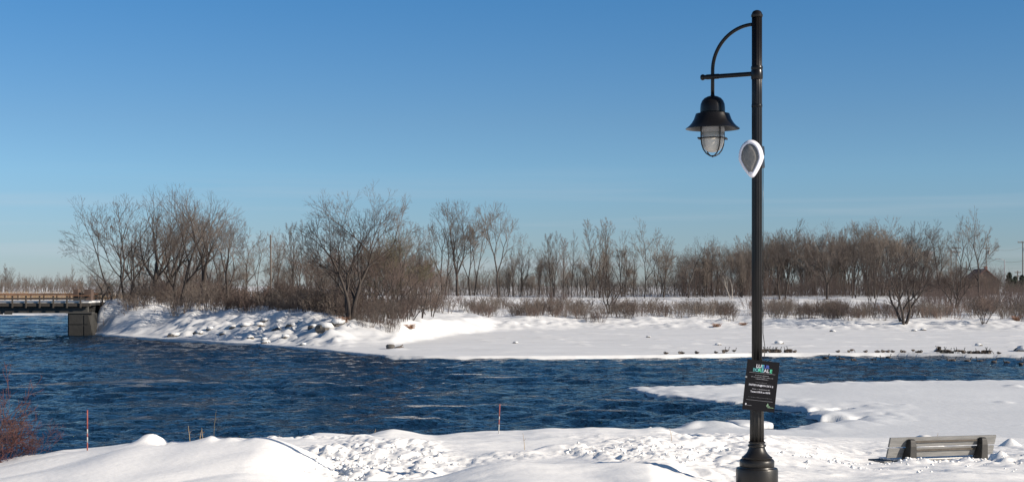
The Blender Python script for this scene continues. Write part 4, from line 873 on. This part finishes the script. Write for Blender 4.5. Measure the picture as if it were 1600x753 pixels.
# sign
sg = ob('poster_board', None, loc=(xpx(1189, 17.17), 17.17, zpx(602.5, 17.17))); tag(sg, 'tilted black printed poster board strapped to the lamp post', 'sign')
sg.rotation_euler = (0, R(6.2), 0); SP = FPX/17.17; WB, HB = 50.5/SP, 78.5/SP
MB().box((0, .006, 0), (WB, .008, HB)).build('board', M['sign'], sg)
for z_ in (.36,): MB().box((-.0, .055, HB*z_), (.14, .09, .014)).build('strap', M['metal'], sg)
MB().box((-.03, -.004, HB*.487), (.02, .01, .02)).build('strap_clip', M['metal'], sg)
def text(s, x, z, size, m, bold=0, align='CENTER', sx=1):
    cu = bpy.data.curves.new('lettering', 'FONT'); cu.body = s; cu.size = size; cu.align_x = align; cu.offset = bold; cu.extrude = .0004; cu.materials.append(M[m]); cu.resolution_u = 2
    t_ = bpy.data.objects.new('tmp', cu); C.objects.link(t_); dg = bpy.context.evaluated_depsgraph_get(); me_ = bpy.data.meshes.new_from_object(t_.evaluated_get(dg)); bpy.data.objects.remove(t_)
    me_.name = 'lettering'; o_ = ob('lettering', me_, sg, (x, -.0006, z), (R(90), 0, 0)); o_.scale = (sx, 1, 1); o_['label'] = 'printed words '+s if len(s) > 3 else 'printed letters '+s
    return o_
def letters(s, cols, x0, z, size, adv, bold):
    for i, (ch, c) in enumerate(zip(s, cols)): text(ch, x0+i*adv, z, size, c, bold)
letters('LUEUR', ['t_white', 't_white', 't_teal', 't_blue', 't_blue'], -.066, .205, .054, .031, .0020)
letters('BORÉALE', ['t_dark', 't_teal', 't_green', 't_teal', 't_white', 't_white', 't_green'], -.098, .160, .054, .0325, .0018)
MB().box((0, -.001, .145), (.30, .002, .0025)).build('printed_rule', M['t_grey'], sg)
MB().box((.0, -.001, -.172), (.31, .002, .0022)).build('printed_rule', M['t_grey'], sg)
rr_ = random.Random(3)
def dashes(z, w, h, m='t_dim'):
    mb = MB(); x_ = -w/2
    while x_ < w/2:
        l = rr_.uniform(.004, .009)*1.0; hh = h*rr_.choice((.6, .6, 1, .8)); mb.box((x_+l/2, -.001, z+(hh-h)/2), (l*.75, .002, hh)); x_ += l+rr_.choice((.0008, .001, .006))
    mb.build('fine_print', M[m], sg)
dashes(.118, .16, .008, 't_grey'); dashes(.097, .25, .008, 't_grey'); dashes(.076, .14, .008, 't_grey'); dashes(.036, .13, .007, 't_dim'); dashes(-.041, .20, .011, 't_grey'); dashes(-.138, .26, .006, 't_dim')
text('FAITES UN DON DE 5 $', 0, -.006, .0275, 't_white', .0010, sx=.98)
text('Textez LUEUR au 45678', 0, -.082, .0245, 't_white', .0011, sx=.92)
MB().lathe([(.012, 0), (.012, .002)], 16).build('emblem', M['t_white'], sg).rotation_euler = (R(90), 0, 0)
e_ = sg.children[-1]; e_.location = (-.152, 0, -.196)
MB().box((-.152, -.001, -.225), (.016, .002, .022)).build('emblem', M['t_white'], sg)
MB().box((-.110, -.001, -.236), (.05, .002, .005)).build('fine_print', M['t_dim'], sg)
MB().add([(.085, -.0015, -.225), (.118, -.0015, -.225), (.100, -.0015, -.190), (.108, -.0015, -.215), (.135, -.0015, -.232), (.09, -.0015, -.232)], [(0, 1, 2), (0, 5, 4, 3)]).build('emblem', M['t_leaf'], sg)
MB().box((.135, -.001, -.240), (.07, .002, .006)).build('fine_print', M['t_leaf'], sg)
# ------------------------------------------------------------------ bench
pL = Vector((xpx(1391, 27.0), 27.0, zpx(683.5, 27.0))); pR = Vector((xpx(1556, 28.3), 28.3, zpx(679.0, 28.3)))
bn = ob('bench', None); tag(bn, 'weathered grey slatted park bench half buried in snow, seen from behind', 'bench')
ex = (pR-pL).normalized(); fw = Vector((0, 0, 1)).cross(ex).normalized(); uz = ex.cross(fw).normalized(); LB = (pR-pL).length
Mx = Matrix((ex, fw, uz)).transposed().to_4x4(); Mx.translation = (pL+pR)/2
bn.matrix_world = Mx
rec = R(14)                                               # backrest leans towards the viewer
bk = Vector((0, sin(rec), -cos(rec)))                     # down along the backrest
RM = Matrix.Rotation(rec, 3, 'X')
for i, d in enumerate((.09, .295)):
    c = bk*d; MB().box(c, (LB, .036, .178), RM).build('back_slat', M['bench_wood'], bn, bevel=.004)
for d in (.088, .255):  # two thin brown strips lying along the back of the slats
    c = bk*d+Vector((0, -.035, 0)); MB().box(c, (LB*.62, .03, .026), RM).build('back_strip', M['bench_strip'], bn)
for i in range(3):
    MB().box((0, .20+i*.15, -.46+.004*i), (LB, .13, .034)).build('seat_slat', M['bench_wood'], bn, bevel=.004)
sn = MB().box((.1, .35, -.425), (LB*.9, .40, .03)).build('seat_snow', M['snow'], bn, bevel=.02)
for sx in (-.33, .345):
    Vv = []
    for z_, y0, y1, w in ((-.03, -.09, -.02, .11), (-.06, -.115, -.02, .13), (-.16, -.13, -.0, .15), (-.40, -.13, .10, .17), (-.62, -.12, .14, .19), (-.95, -.12, .2, .21)):
        Vv += [(sx*LB-w/2, y0, z_), (sx*LB+w/2, y0, z_), (sx*LB+w/2, y1, z_), (sx*LB-w/2, y1, z_)]
    Ff = [(3, 2, 1, 0)[::-1], (20, 21, 22, 23)[::-1]]+[(i*4+q, (i+1)*4+q, (i+1)*4+(q+1) % 4, i*4+(q+1) % 4) for i in range(5) for q in range(4)]
    MB().add(Vv, Ff).build('support', M['bench_iron'], bn, bevel=.012)
    MB().box((sx*LB, .33, -.52), (.12, .5, .08)).build('seat_bracket', M['bench_iron'], bn)
    MB().box((sx*LB, .5, -.8), (.12, .12, .6)).build('front_leg', M['bench_iron'], bn)
# ------------------------------------------------------------------ stakes, stalks, red shrub
def stake(u, vt, Y, r, lean, label, bands):
    x = xpx(u, Y); z0 = zn(x, Y)-.2; h = zpx(vt, Y)-z0; s = ob('marker_stake', None, loc=(x, Y, z0)); tag(s, label, 'marker stake'); s.rotation_euler = (0, R(lean), 0)
    for a_, b_, m_ in bands: MB().tube([(0, 0, h*a_), (0, 0, h*b_)], r, 8).build('band', M[m_], s, smooth=True)
stake(136.5, 640, 19.6, .0085, 0, 'red and white banded snow marker stake by the red shrub', [(0, .28, 'white'), (.28, .42, 'red'), (.42, .52, 'white'), (.52, .58, 'red'), (.58, .66, 'white'), (.66, 1, 'red')])
stake(778.5, 631, 26.8, .009, 2.2, 'thin leaning red tipped marker stake on the middle snow crest', [(0, .5, 'white'), (.5, .62, 'red'), (.62, .7, 'white'), (.7, 1, 'red')])
def stalk(u, vt, Y, dx, label, h2=None):
    x = xpx(u, Y); z0 = zn(x, Y)-.05; z1 = zpx(vt, Y); P = [(0, 0, 0), (dx*.3, 0, (z1-z0)*.5), (dx, .02, z1-z0)]
    m = MB().tube(P, (.005, .004, .002), 5); m.tube([(dx*.4, 0, (z1-z0)*.6), (dx*.4+.03, 0, (z1-z0)*.75)], (.003, .001), 4)
    o = m.build('dry_stalk', M['dry_grass']); o.location = (x, Y, z0); tag(o, label, 'dry stalk')
stalk(334, 640, 20, .03, 'tallest dry stalk on the left snow crest'); stalk(297, 665, 20, -.03, 'short bent stalk left of the tall one'); stalk(317, 668, 20, -.02, 'short pale stalk between two others on the left crest'); stalk(312, 672, 19.9, .02, 'tiny stalk at the left crest')
stalk(820, 676, 22.5, -.03, 'bent twig in the middle trampled snow'); stalk(1050, 668, 24, -.04, 'thin twig by the ice ledge in the middle right'); stalk(585, 670, 26.8, .02, 'dry stalk on the middle snow crest'); stalk(1463, 676, 33.8, .05, 'thin twig beside the snow lump beyond the bench')
PRd = [L_(6, .2, (18, 45), .55, 6, .11, .03, shape=.3), L_(5, .15, (20, 50), .55, 4, .11, .02), L_(2, .15, (20, 50), .5, 3, .12, .02), END(2, .12, .02)]
def dog(seed, n, h):
    rnd = random.Random(seed); out = []
    for i in range(n):
        a = rnd.uniform(0, 6.28); b = R(rnd.uniform(5, 52)); q = rnd.uniform(0, .18)
        grow(out, (cos(a)*q, sin(a)*q, -.05), (cos(a)*sin(b), sin(a)*sin(b), cos(b)), h*rnd.uniform(.5, 1), .007, 0, PRd, rnd)
    v, f = tubes([(p, [min(max(x*.8, .0016), .007) for x in rr]) for lv, p, rr in out], 3); return mesh('red_twigs', v, f, smooth=False, mats=[M['dogwood']])
dm = [dog(1, 11, 1.3), dog(2, 12, .95)]
for i, (u, Y, s, l) in enumerate([(-24, 19.6, .86, 'tallest red stemmed shrub cut by the left edge of the photo'), (18, 20.0, .62, 'low tangle of red twigs by the left edge snow crest'), (52, 20.1, .42, 'smallest red twig shrub nearest the marker stake')]):
    x = xpx(u, Y); o = ob('red_shrub', dm[i % 2], loc=(x, Y, zn(x, Y)-.05), rot=(0, 0, i*2.1)); o.scale = (s, s, s); tag(o, l, 'shrub')
# loose clods of thrown snow
rc = random.Random(12); Vv = []; Ff = []
for i in range(2600):
    zone_ = rc.random()
    if zone_ < .72:
        x, y = rc.uniform(-2.6, 5.2), rc.uniform(17.3, 26)
        if float(fbm(np.array([x*.5]), np.array([y*.35]), 71, 2)[0])+.9*math.exp(-((y-20.7-.35*x)/1.8)**2)-.35+rc.uniform(-.35, .1) < 0: continue
    elif zone_ < .82: y = rc.uniform(16.8, 21); x = float(np.interp(y, (17, 20, 21), (-2.0, -2.1, -2.7)))+rc.gauss(.05, .12)
    elif zone_ < .95: x = rc.uniform(5.6, 10.4); y = 24.9-.28*(x-7.2)+rc.gauss(0, .5)
    else: x, y = rc.uniform(3.5, 11), rc.uniform(19, 32)
    z_ = zn(x, y); s_ = .011+.032*rc.random()**2.5; s_ *= 1.9 if rc.random() < .04 else 1; b0 = len(Vv)
    for (a_, b_, c_) in ((1, 0, 0), (-1, 0, 0), (0, 1, 0), (0, -1, 0), (0, 0, 1), (0, 0, -1), (.6, .6, .5), (-.6, .6, .5), (-.6, -.6, .5), (.6, -.6, .5)):
        k_ = s_*rc.uniform(.6, 1.25); Vv.append((x+a_*k_, y+b_*k_, z_+c_*k_*.8+s_*.2))
    for f_ in ((0, 6, 9), (0, 2, 6), (2, 7, 6), (2, 1, 7), (1, 8, 7), (1, 3, 8), (3, 9, 8), (3, 0, 9), (6, 7, 4), (7, 8, 4), (8, 9, 4), (9, 6, 4), (0, 5, 2), (2, 5, 1), (1, 5, 3), (3, 5, 0)): Ff.append(tuple(b0+q for q in f_))
o = ob('snow_clods', mesh('snow_clods', Vv, Ff, smooth=False, mats=[M['snow']])); tag(o, 'loose clods of thrown snow scattered over the trampled bank', 'snow clods', kind='stuff')
bpy.context.view_layer.update()
